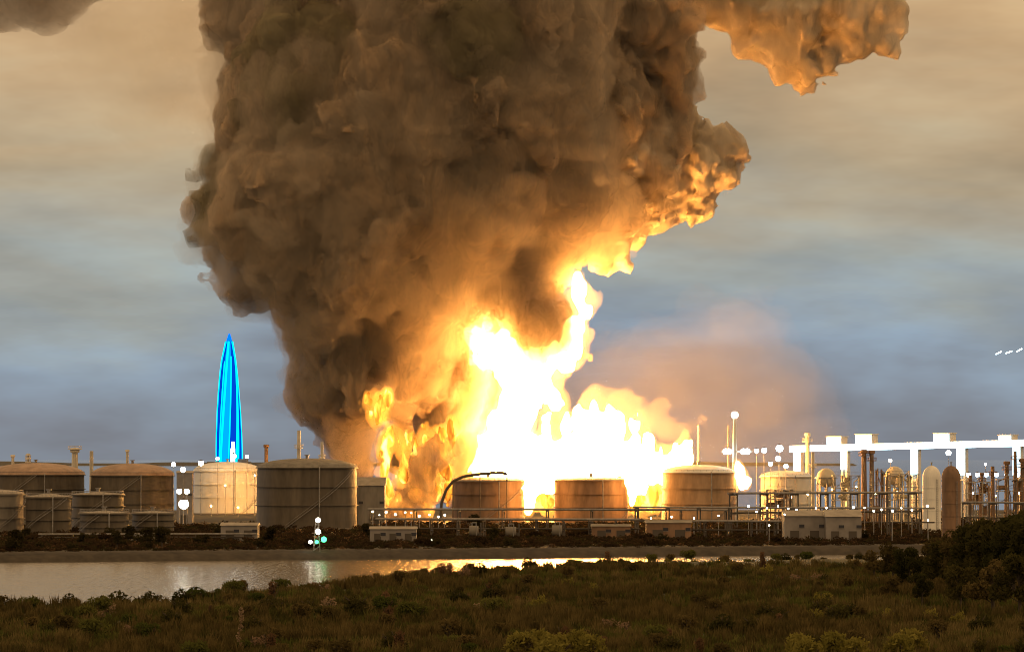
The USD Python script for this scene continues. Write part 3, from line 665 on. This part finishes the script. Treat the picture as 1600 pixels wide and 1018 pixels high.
pipe_rack(588, 1000, 812, 1215, 1205, 'low dark pipe run in the scrub below the burning tanks', 3, 8, .3)
pipe_rack(1060, 1220, 815, 1200, 1195, 'short dark pipe run left of the grey sheds', 3, 7, .3)
pipe_rack(60, 400, 835, 1175, 1180, 'low pipe run in front of the left tanks', 2, 9, .25)
for px, py, w, Y, lab in ((742, 816, 22, 1190, 'left of three squat pump skids in the scrub'), (800, 818, 26, 1192, 'middle one of three squat pump skids in the scrub'), (872, 815, 24, 1195, 'right of three squat pump skids in the scrub')):
    W = w * ppm(Y); p = at(px, py, Y); H = p[2] - FAR_Z
    t = thing('pump_skid', lab, 'pump skid', (p[0], Y, FAR_Z))
    obj('base', box(W, 3.2, .4), M['concrete'], t)
    obj('drum', bar((-W * .4, 0, H * .55), (W * .25, 0, H * .55), H * .28, 14), M['tank_grey'], t, smooth=40)
    obj('motor', cat([box(W * .22, 1.4, H * .4, W * .36, 0, .4), cyl(.25, 0, H, W * .42, .8, 8)]), M['dark_steel'], t)
    obj('pipe', path_tube([(-W * .2, 0, H * .7), (-W * .2, 0, H), (W * .1, 0, H), (W * .1, -1.8, H), (W * .1, -1.8, .2)], .14, 6), M['steel'], t)
# ------------------------------------------------------------------ orange lit plant
def dome_vessel(px, py, w, Y, label, m):
    s_ = ppm(Y); p = at(px, py, Y); R = w * s_ / 2; H = p[2] - FAR_Z
    t = thing('pressure_sphere', label, 'sphere tank', (p[0], Y, FAR_Z))
    obj('vessel', ball(R, 0, 0, H - R, 3), M[m], t, smooth=True)
    for a in np.arange(8) * math.pi / 4: obj('leg', cyl(.28, 0, H - R, R * .92 * math.cos(a), R * .92 * math.sin(a), 6), M['steel'], t)
    obj('walkway', ring(R + .5, H - R, .2, 24), M['steel'], t)
dome_vessel(1291, 731, 30, 1500, 'round orange lit sphere tank under the left bay of the gantry', 'tank_cream')
dome_vessel(1398, 728, 30, 1520, 'round yellow lit sphere tank under the middle of the gantry', 'tank_cream')
def exchanger(px, py, w, h, Y, label, m, seed):
    """A framed process unit: open steel floors with vessels and pipes."""
    r_ = np.random.default_rng(seed); s_ = ppm(Y); p = at(px, py, Y); W = w * s_; H = p[2] - FAR_Z
    t = thing('process_unit', label, 'process unit', (p[0], Y, FAR_Z))
    fr = [box(.35, .35, H, x, y) for x in np.linspace(-W / 2, W / 2, 4) for y in (-3, 3)]
    nf = 4
    for k in range(1, nf + 1):
        z = H * k / nf
        obj('floor', cat([box(W + .6, 6.6, .25, 0, 0, z - .25)] + [bar((-W / 2, -3.2, z + 1), (W / 2, -3.2, z + 1), .06, 4)]), M['steel'], t)
    obj('frame', cat(fr + [bar((-W / 2, -3, H * k / nf), (W / 2, -3, H * (k + 1) / nf), .1, 4) for k in range(nf)]), M['steel'], t)
    for k in range(6):
        x, z = r_.uniform(-W / 2 + 1, W / 2 - 1), H * r_.integers(0, nf) / nf
        if r_.random() < .5: obj('vessel', cat([cyl(r_.uniform(.6, 1.0), z, z + H / nf * .85, x, r_.uniform(-2, 1.5), 14)]), M[m], t, smooth=40)
        else: obj('vessel', cat([bar((x - 1.6, -1, z + 1.2), (x + 1.6, -1, z + 1.2), .8, 14)]), M[m], t, smooth=40)
    for k in range(5):
        x = r_.uniform(-W / 2, W / 2); obj('pipe', path_tube([(x, -3.5, 0), (x, -3.5, H * r_.uniform(.5, 1.1)), (x + r_.uniform(-3, 3), -1, H * .95)], .2, 6), M[m], t)
exchanger(1322, 742, 40, 30, 1470, 'steel frame of vessels and pipes under the left bay of the gantry', 'tank_cream', 1)
exchanger(1375, 736, 26, 30, 1480, 'narrow steel frame of vessels beside the two rust coloured columns', 'tank_rust', 2)
exchanger(1412, 740, 44, 30, 1450, 'yellow lit frame of pipes left of the floodlit white silo', 'tank_cream', 3)
exchanger(1528, 752, 34, 30, 1430, 'orange lit frame of pipes right of the dark silo', 'tank_rust', 4)
exchanger(1580, 748, 44, 30, 1440, 'orange lit frame of pipes at the right edge of the picture', 'tank_rust', 5)
exchanger(1218, 764, 40, 20, 1430, 'low steel frame in front of the tank left of the gantry', 'tank_rust', 6)

# ------------------------------------------------------------------ low buildings
def shed(px0, px1, ytop, Y, label, depth=14, pitch=1.2, m='wall_grey', doors=2, name='shed', category='building', roofm='roof_grey'):
    xc = (px0 + px1) / 2; W = (px1 - px0) * ppm(Y); p = at(xc, ytop, Y); H = max(p[2] - FAR_Z - pitch, 2.2)
    t = thing(name, label, category, (p[0], Y + depth / 2, FAR_Z))
    obj('wall', box(W, depth, H), M[m], t)
    x0, y0 = W / 2 + .3, depth / 2 + .4
    V = np.array([[-x0, -y0, H], [x0, -y0, H], [x0, y0, H], [-x0, y0, H], [-x0, 0, H + pitch], [x0, 0, H + pitch]])
    obj('roof', trimesh.Trimesh(V, [[0, 1, 5], [0, 5, 4], [2, 3, 4], [2, 4, 5], [1, 2, 5], [3, 0, 4], [0, 3, 2], [0, 2, 1]], process=False), M[roofm], t)
    for k in range(doors):
        x = -W / 2 + W * (k + .5) / doors
        obj('door', box(min(W / doors * .45, 3.2), .12, min(H * .7, 3.2), x, -depth / 2 - .05), M['dark_steel'], t)
        wd = obj('window', box(1.5, .1, .9, x + W / doors * .36, -depth / 2 - .05, H * .55), M['window_dark'], t)
        obj('frame', box(1.7, .06, .12, x + W / doors * .36, -depth / 2 - .1, H * .55 - .14), M['concrete'], wd)
shed(1226, 1288, 797, 1175, 'left of two pale grey sheds on the far bank', 12, 1.6)
shed(1291, 1346, 796, 1168, 'right of two pale grey sheds on the far bank', 12, 2.0)
shed(578, 650, 822, 1140, 'low long grey building right of the green beacon', 10, .7, doors=3)
shed(536, 601, 745, 1440, 'tall grey building leaning against the right of the large dark tank', 14, 3.0, doors=2, m='tank_grey')
shed(345, 402, 816, 1180, 'low pale roofed shed below the glowing cream tank', 10, .8)
shed(1010, 1080, 812, 1190, 'long brown shed in front of the right hand pipe rack', 10, .8, m='tank_rust', roofm='roof_dull')
shed(925, 985, 818, 1200, 'small brown shed on the far bank below the middle tank', 9, .7, m='tank_rust', roofm='roof_dull')
shed(276, 300, 735, 1500, 'narrow gate house topped by white lamps beside the glowing tank', 8, .8, doors=1)

# ------------------------------------------------------------------ lamps
for px, py, r, Y, lab, gl in ((271, 725, 5, 1480, 'round white lamp at the right end of the left tank row', 'lamp_white'), (286, 733, 6, 1482, 'bluish white lamp over the gate house', 'lamp_cool'),
        (280, 767, 6, 1450, 'white floodlight globe upper of a stacked pair left of the cream tank', 'lamp_white'), (292, 767, 6, 1452, 'second globe beside the stacked pair left of the cream tank', 'lamp_white'),
        (287, 787, 11, 1440, 'large glaring white lamp low beside the cream tank', 'lamp_white'), (314, 723, 6, 1740, 'white lamp at the left shoulder of the cream tank', 'lamp_white'),
        (340, 716, 4, 1735, 'white lamp before the foot of the blue tower, left', 'lamp_white'), (365, 712, 6, 1735, 'bright white lamp before the foot of the blue tower', 'lamp_white'), (386, 713, 4, 1735, 'white lamp before the foot of the blue tower, right', 'lamp_white'),
        (1194, 703, 6, 1520, 'cool lamp just right of the floodlight mast', 'lamp_cool'), (1182, 704, 5, 1522, 'cool lamp between the mast and the gantry', 'lamp_cool'), (1218, 700, 8, 1530, 'large cool lamp left of the gantry foot', 'lamp_cool'), (1216, 716, 6, 1531, 'cool lamp below the large one left of the gantry', 'lamp_cool'),
        (1204, 724, 5, 1532, 'small cool lamp low left of the gantry foot', 'lamp_cool'), (1228, 728, 5, 1532, 'small cool lamp at the gantry foot', 'lamp_cool'), (1391, 719, 4, 1600, 'lone yellow lamp hanging in the middle bay of the gantry', 'lamp_white'),
        (1482, 707, 6, 1600, 'pale green white lamp between the two silos', 'lamp_cool'), (1540, 725, 3, 1500, 'faint lamp in the right bay of the gantry', 'lamp_white')):
    lamp(px, py, Y, r, lab, gl)
for px in (1513, 1527, 1541, 1557, 1573, 1590): lamp(px, 741, 1480, 5, 'cool white globe lamp in a row right of the dark silo', 'lamp_cool', 'row of globe lamps right of the dark silo')
r_ = np.random.default_rng(31)
for px in np.r_[np.arange(580, 700, 13), 1015, 1052, 1083, 1122, np.arange(1170, 1440, 15)]:
    px = px + r_.uniform(-3, 3)
    lamp(px, (802 if px < 750 else 807 if px < 1150 else 800) + r_.uniform(-4, 5) - (6 if px > 1160 else 0), 1325 if px < 750 else 1225, r_.uniform(1.4, 2.6), 'tiny white lamp on a short post along the pipe racks', 'lamp_white', 'tiny lamps along the pipe racks')
for px, py, Y in ((1236, 776, 1440), (1262, 772, 1440), (1300, 764, 1440), (1338, 760, 1440), (1368, 770, 1430), (1402, 768, 1420), (1430, 770, 1420), (1520, 770, 1400), (1556, 774, 1400), (1592, 770, 1400), (330, 790, 1700), (372, 792, 1690)):
    lamp(px, py, Y, 1.6, 'small orange sodium lamp in the plant' if px > 1000 else 'small orange sodium lamp added to brighten the foot of the cream tank', 'lamp_sodium', 'sodium lamps in the plant' if px > 1000 else 'added sodium lamps below the cream tank')  # the pair under the cream tank is added to brighten it
lamp(398, 742, 1722, 1.6, 'floodlight on a post added to brighten the right side of the cream tank', 'lamp_flood')  # added lamp, there only to whiten the tank wall
lamp(352, 758, 1718, 1.4, 'floodlight on a post added to brighten the middle of the cream tank', 'lamp_flood')  # second added lamp for the same wall
lamp(1449, 790, 1290, 2.2, 'floodlight at the foot of the white silo', 'lamp_flood')
for px, py in ((662, 843), (674, 843), (1226, 803), (1202, 820), (1394, 797), (1450, 812), (1553, 826)):
    lamp(px, py, 1150 if px < 1400 else 1160, 1.8, 'small lamp among the scrub of the far bank', 'lamp_white', 'small lamps on the far bank')

# green navigation beacon at the water
p = at(495, 868, 1072); b_ = thing('beacon', 'navigation beacon with green and white lamps at the water edge', 'beacon', (p[0], 1072, 1.0))
s_ = ppm(1072); zt = at(497, 812, 1072)[2] - 1.0
obj('mast', cat([bar((dx, dy, -1.5), (dx * .3, dy * .3, zt), .12, 5) for dx in (-1, 1) for dy in (-1, 1)] + [bar((-1 + .7 * z / zt, -1 + .7 * z / zt, z), (1 - .7 * z / zt, -1 + .7 * z / zt, z + 1.2), .07, 4) for z in np.arange(0, zt - 1.5, 1.3)]), M['steel'], b_)
obj('platform', box(2.6, 2.6, .2, 0, 0, zt * .62), M['steel'], b_)
for (px, py, r, gl) in ((497, 812, 4, 'lamp_white'), (497, 830, 4.2, 'lamp_white'), (506, 842, 4.5, 'lamp_green'), (485, 846, 3, 'lamp_white'), (495, 846, 3, 'lamp_green')):
    q = at(px, py, 1071) - np.array([p[0], 1072, 1.0]); obj('lamp', ball(r * s_, *q), M[gl], b_, smooth=True)
    obj('bracket', bar((0, 0, q[2] - .4), q - np.array([0, 0, r * s_]), .08, 4), M['steel'], b_)

# three lit specks in the sky far away at the right: body and glowing bar are made up
for k, (px, py, a) in enumerate(((1560, 551, 25), (1576, 550, 20), (1592, 547, 30))):
    p = at(px, py, 900); t = thing('drone', 'tiny bright speck with a made up slanting glow bar at the right edge of the sky', 'drone', p, 0, 'bright specks at the right edge of the sky')
    obj('body', box(.5, .4, .16, 0, 0, -.08), M['dark_steel'], t)
    for dx in (-.45, .45):
        for dy in (-.4, .4):
            obj('arm', cat([bar((0, 0, 0), (dx, dy, .08), .04, 5), cyl(.22, .1, .13, dx, dy, 10)]), M['dark_steel'], t)
    e = math.radians(a); obj('light_bar', bar((-.75 * math.cos(e), -.5, -.75 * math.sin(e)), (.75 * math.cos(e), -.5, .75 * math.sin(e)), .13, 6), M['lamp_cool'], t)

# ------------------------------------------------------------------ vegetation
def leaf_cloud(n, lobes, size, rng, flat=.0):
    """n small leaf faces spread through the outer part of ellipsoid lobes (centre, radii)."""
    w = np.array([np.prod(l[1]) ** (2 / 3) for l in lobes]); pick = rng.choice(len(lobes), n, p=w / w.sum())
    d = rng.normal(size=(n, 3)); d /= np.linalg.norm(d, axis=1)[:, None]
    d *= (rng.uniform(.25, 1.0, n) ** .4)[:, None]
    c_ = np.array([lobes[k][0] for k in pick]) + d * np.array([lobes[k][1] for k in pick])
    u = rng.normal(size=(n, 3)); u /= np.linalg.norm(u, axis=1)[:, None]
    w_ = np.cross(u, rng.normal(size=(n, 3))); w_ /= np.linalg.norm(w_, axis=1)[:, None]
    s = (size * rng.uniform(.6, 1.4, n))[:, None]
    V = np.stack([c_ - u * s, c_ + w_ * s * .42, c_ + u * s, c_ - w_ * s * .42], 1).reshape(-1, 3)
    i = np.arange(n) * 4
    return V, np.vstack([np.c_[i, i + 1, i + 2], np.c_[i, i + 2, i + 3]])
def branches(H, n, spread, rng, r=.05):
    L = [bar((0, 0, -.3), (0, 0, H * .55), r * 1.6, 5)]
    for k in range(n):
        a = rng.uniform(0, 2 * math.pi); z = H * rng.uniform(.1, .5)
        L.append(bar((0, 0, z), (spread * math.cos(a) * rng.uniform(.5, 1), spread * math.sin(a) * rng.uniform(.5, 1), z + H * rng.uniform(.25, .5)), r, 4))
    return cat(L)
def shrub(seed, label, m, H=2.6, W=1.7, n=520, size=.26, group=None, category='shrub', name='shrub', lobes=6, upright=1.0):
    rng = np.random.default_rng(seed)
    L = [((rng.uniform(-.55, .55) * W, rng.uniform(-.55, .55) * W, H * rng.uniform(.35, .72)), np.array([W * rng.uniform(.4, .65), W * rng.uniform(.4, .65), H * rng.uniform(.22, .36) * upright])) for _ in range(lobes)]
    t = thing(name, label, category, (0, 0, -500), 0, group)
    obj('crown', leaf_cloud(n, L, size, rng), M[m], t)
    obj('stem', branches(H, 7, W * .8, rng), M['bark'], t)
    return t
def tree(seed, label, m, H=12, W=4.2, n=2600, size=.42, group=None, lobes=14, name='tree'):
    rng = np.random.default_rng(seed)
    L = [(((q := rng.uniform(-.62, .62, 2) * W)[0], q[1], H * rng.uniform(.34, .84)), np.array([W * rng.uniform(.26, .5), W * rng.uniform(.26, .5), H * rng.uniform(.09, .17)])) for _ in range(lobes)]
    t = thing(name, label, 'tree', (0, 0, -500), 0, group)
    obj('crown', leaf_cloud(n, L, size, rng), M[m], t)
    tr = [bar((0, 0, -.5), (0, 0, H * .35), .28, 8), bar((0, 0, H * .33), (.1, 0, H * .8), .16, 6)]
    for l in L: tr.append(bar((0, 0, l[0][2] * rng.uniform(.5, .8)), l[0], .07, 4))
    obj('trunk', cat(tr), M['bark'], t)
    return t

def place(proto, used, loc, rz, sc, label=None, group=None):
    """The first use moves the model itself; later uses are instanced copies of it."""
    if proto.GetPath() not in used:
        used.add(proto.GetPath())
        x = UsdGeom.Xform(proto)
        for op in x.GetOrderedXformOps():
            if op.GetOpType() == UsdGeom.XformOp.TypeTranslate: op.Set(Gf.Vec3d(*map(float, loc)))
        x.AddRotateZOp().Set(float(rz)); x.AddScaleOp().Set(Gf.Vec3f(*([float(sc)] * 3)))
        if label: proto.SetCustomDataByKey('label', label)
        if group: proto.SetCustomDataByKey('group', group)
        return proto
    o = copy_of(proto, loc, rz, label, group, sc)
    was = o.GetCustomData()
    # a class-like reference: parts only
    for ch in proto.GetChildren():
        pass
    o.GetReferences().AddInternalReference(proto.GetPath())
    o.SetInstanceable(True)
    return o
used = set()
KINDS = [shrub(101, 'leafy green shrub in the dark meadow before the river', 'leaf_green', 2.6, 1.8, 620, .24, 'green shrubs in the meadow'),
         shrub(102, 'olive brown shrub in the dark meadow before the river', 'leaf_olive', 2.9, 1.6, 560, .24, 'olive shrubs in the meadow'),
         shrub(103, 'very dark bushy shrub in the meadow before the river', 'leaf_dark', 3.2, 2.0, 700, .26, 'dark shrubs in the meadow'),
         shrub(104, 'thin brownish upright shrub in the meadow before the river', 'leaf_brown', 3.4, 1.0, 360, .22, 'thin brown shrubs in the meadow', upright=1.5)]
KINDS += [shrub(106, 'pale dry grey brown weed clump in the meadow before the river', 'leaf_dry', 2.2, 1.0, 230, .20, 'pale weed clumps in the meadow', upright=1.5),
          shrub(107, 'light olive bush with loose leaves in the meadow before the river', 'leaf_yellow', 2.4, 1.5, 260, .26, 'light olive bushes in the meadow')]
rng = np.random.default_rng(77)
pts = []
tries = 0
while len(pts) < 210 and tries < 20000:
    tries += 1
    Y = rng.uniform(470, 880); px = rng.uniform(-30, 1630)
    x = (px - 800) * K * Y
    if Y > near_edge(x) - 6: continue
    dens = meshkit.noise(np.array([[x / 26, Y / 40, 0]]), 5)[0]
    if rng.random() > .25 + dens: continue
    pts.append((x, Y))
# a fuller fringe along the water
for px in np.arange(10, 1340, 16.0):
    Y = 600
    for _ in range(30): Y = near_edge((px - 800) * K * Y) - 5
    pts.append(((px + rng.uniform(-6, 6) - 800) * K * Y, Y + rng.uniform(-8, 1)))
pts = pts[:296]
for x, Y in pts:
    px = x / (K * Y) + 800
    w = np.array([.36, .22, .20, .08, .08, .06]) if px < 420 else np.array([.18, .32, .14, .16, .12, .08]) if px < 1000 else np.array([.14, .28, .28, .12, .10, .08])
    place(KINDS[rng.choice(6, p=w)], used, (x, Y, float(near_z(np.array([x]), np.array([Y]))[0])), rng.uniform(0, 360), rng.uniform(.55, 1.2))
# small dark bushes standing out against the pale water on the left
for k, (px, py) in enumerate(((66, 913), (95, 921), (164, 903), (185, 891), (228, 895), (246, 906), (304, 889), (365, 890))):
    Y = 620
    for _ in range(30): Y = near_edge((px - 800) * K * Y) - 8
    x = (px - 800) * K * Y; zg = float(near_z(np.array([x]), np.array([Y]))[0]); h = at(px, py, Y)[2] - zg
    place(KINDS[2], used, (x, Y, zg), 47 * k, max(h / 3.1 * .62, .4), 'small rounded dark bush standing out against the pale river', 'dark bushes against the river')
YEL = shrub(105, 'bright yellow green tuft of leaves at the bottom edge of the picture', 'leaf_yellow', 2.6, 1.5, 620, .24, 'yellow green bushes at the bottom edge', upright=1.3)
for px, py, Y in ((815, 992, 470), (838, 985, 475), (868, 992, 468), (900, 988, 478), (925, 996, 470), (855, 1004, 455), (1246, 994, 470), (1262, 1002, 462), (1300, 990, 474), (1338, 1000, 466), (1420, 985, 480), (1405, 995, 472)):
    x = (px - 800) * K * Y; zg = float(near_z(np.array([x]), np.array([Y]))[0]); h = max(at(px, py, Y)[2] - zg, 1.2)
    place(YEL, used, (x, Y, zg), rng.uniform(0, 360), min(h / 2.3, 1.5))
# pale dry plant
x, Y = (375 - 800) * K * 500, 500.0; zg = float(near_z(np.array([x]), np.array([Y]))[0]); Hs = at(372, 956, Y)[2] - zg
dry = thing('dry_plant', 'pale dry bent plant stalk standing in the dark meadow', 'dry plant', (x, Y, zg))
P_ = [(0, 0, 0), (.25, 0, Hs * .2), (-.15, 0, Hs * .42), (.12, 0, Hs * .66), (.25, 0, Hs * .86), (.2, 0, Hs)]
obj('stalk', path_tube(P_, .06, 5), M['leaf_dry'], dry)
obj('seed_head', leaf_cloud(240, [((q[0], q[1], q[2] + .1), np.array([.34, .3, Hs * .12])) for q in P_], .14, np.random.default_rng(4)), M['leaf_dry'], dry)
# trees at the right
TR = [tree(201, 'dark leafy tree at the right side of the meadow', 'leaf_dark', 12, 4.6, 3000, .40, 'dark trees on the right'), tree(202, 'olive tree at the right side of the meadow', 'leaf_olive', 10, 4.2, 2600, .38, 'olive trees on the right')]
for px, top, Y, k in ((1335, 872, 850, 1), (1365, 858, 800, 1), (1395, 846, 780, 1), (1420, 852, 740, 0), (1450, 838, 760, 1), (1478, 842, 730, 0), (1505, 826, 720, 1), (1530, 815, 700, 0), (1556, 806, 690, 0), (1582, 798, 680, 0), (1606, 802, 670, 0), (1630, 790, 690, 0),
                       (1500, 880, 640, 0), (1550, 872, 620, 1), (1592, 862, 610, 0), (1440, 892, 650, 0), (1390, 900, 680, 1)):
    x = (px - 800) * K * Y; zg = float(near_z(np.array([x]), np.array([Y]))[0]); h = at(px, top, Y)[2] - zg
    place(TR[k], used, (x, Y, zg), rng.uniform(0, 360), h / (11.3 if k == 0 else 9.4))
# scrub and trees of the far bank
FB = [shrub(111, 'brown scrubby bush on the far bank below the tanks', 'scrub_brown', 3.4, 2.6, 460, .42, 'brown bushes on the far bank'), shrub(112, 'dull olive bush on the far bank below the tanks', 'scrub_olive', 3.8, 2.6, 460, .42, 'olive bushes on the far bank'),
      tree(211, 'small round headed tree on the far bank', 'scrub_olive', 7.5, 3.0, 1100, .45, 'small trees on the far bank', 9)]
for k in range(96):
    px = rng.uniform(0, 1420); off = 15 + 190 * rng.random() ** 1.5
    Y = 1080.0
    for _ in range(25): Y = far_edge((px - 800) * K * Y) + off
    if 1216 < px < 1350 and Y < 1176: continue
    x = (px - 800) * K * Y
    j = rng.choice(3, p=[.5, .36, .14]) if px > 400 else rng.choice(3, p=[.3, .5, .2])
    place(FB[j], used, (x, Y, FAR_Z), rng.uniform(0, 360), rng.uniform(.45, .95))
sc = UsdGeom.PointInstancer.Define(stage, '/World/far_scrub')
tag(sc.GetPrim(), kind='stuff')
for k, (m, n_) in enumerate((('scrub_brown', 90), ('scrub_olive', 80), ('leaf_brown', 30), ('scrub_brown', 60))):
    r = np.random.default_rng(500 + k)
    usdkit.mesh(stage, f'/World/far_scrub/clump_{k + 1:03d}', leaf_cloud(n_, [((r.uniform(-1, 1), r.uniform(-1, 1), r.uniform(.3, .9)), np.array([.9, .9, r.uniform(.5, .9)])) for _ in range(4)], .32, r), M[m])
sc.CreatePrototypesRel().SetTargets([Sdf.Path(f'/World/far_scrub/clump_{k + 1:03d}') for k in range(4)])
n = 5200
pxs, off = rng.uniform(-30, 1560, n), 8 + 400 * rng.random(n) ** 1.7
Ys = np.full(n, 1080.0)
for _ in range(25): Ys = far_edge((pxs - 800) * K * Ys) + off
xs_ = (pxs - 800) * K * Ys
hs = rng.uniform(.6, 1.5, n) * np.interp(off, [8, 40], [.5, 1.0])
sc.CreatePositionsAttr([Gf.Vec3f(float(a), float(b), FAR_Z - .2 - .6 * float(o < 11)) for a, b, o in zip(xs_, Ys, off)])
sc.CreateProtoIndicesAttr([int(q) for q in rng.choice(4, n, p=[.4, .3, .1, .2])])
sc.CreateOrientationsAttr([Gf.Quath(float(math.cos(a)), 0, 0, float(math.sin(a))) for a in rng.uniform(0, 3.14, n)])
sc.CreateScalesAttr([Gf.Vec3f(float(q) * 1.2, float(q) * 1.2, float(q)) for q in hs])
# tall grass and weeds between the shrubs
def tuft(seed, n=34, H=1.3, spread=.7):
    r = np.random.default_rng(seed); V, F = [], []
    for k in range(n):
        b = np.r_[r.normal(0, spread * .5, 2), 0]; a = r.uniform(0, 2 * math.pi); h = H * r.uniform(.5, 1.2); lean = r.uniform(.1, .5) * h
        w = np.array([-math.sin(a), math.cos(a), 0]) * .05
        mid = b + np.array([math.cos(a) * lean * .35, math.sin(a) * lean * .35, h * .6]); tip = b + np.array([math.cos(a) * lean, math.sin(a) * lean, h])
        i = len(V); V += [b - w, b + w, mid + w, mid - w, tip]; F += [[i, i + 1, i + 2], [i, i + 2, i + 3], [i + 3, i + 2, i + 4]]
    return np.array(V), np.array(F)
gi = UsdGeom.PointInstancer.Define(stage, '/World/meadow_grass')
tag(gi.GetPrim(), kind='stuff')
for k, (m, H, sp) in enumerate((('reed', 1.2, .8), ('leaf_green', .9, 1.0), ('leaf_dark', 1.0, 1.1), ('leaf_olive', 1.5, .7))):
    usdkit.mesh(stage, f'/World/meadow_grass/tuft_{k + 1:03d}', tuft(300 + k, 46, H, sp), M[m])
gi.CreatePrototypesRel().SetTargets([Sdf.Path(f'/World/meadow_grass/tuft_{k + 1:03d}') for k in range(4)])
n = 15000
Yg = 440 + 460 * rng.random(n) ** 1.1; pxg = rng.uniform(-40, 1640, n); xg = (pxg - 800) * K * Yg
edge = np.interp(xg, nx_, E); ok = Yg < edge - 3
xg, Yg = xg[ok], Yg[ok]; zg = near_z(xg, Yg)
kinds = (np.clip(meshkit.fbm(np.c_[xg / 20, Yg / 30, xg * 0], 3, 8) * 1.6 - .3 + rng.normal(0, .18, len(xg)), 0, .999) * 4).astype(int)
gi.CreatePositionsAttr([Gf.Vec3f(float(a), float(b), float(c_)) for a, b, c_ in zip(xg, Yg, zg)])
gi.CreateProtoIndicesAttr([int(q) for q in kinds])
an = rng.uniform(0, math.pi, len(xg)); gi.CreateOrientationsAttr([Gf.Quath(float(math.cos(a)), 0, 0, float(math.sin(a))) for a in an])
gi.CreateScalesAttr([Gf.Vec3f(*([float(q)] * 3)) for q in rng.uniform(.7, 1.6, len(xg))])
print('done', __import__('time').time() - t0)
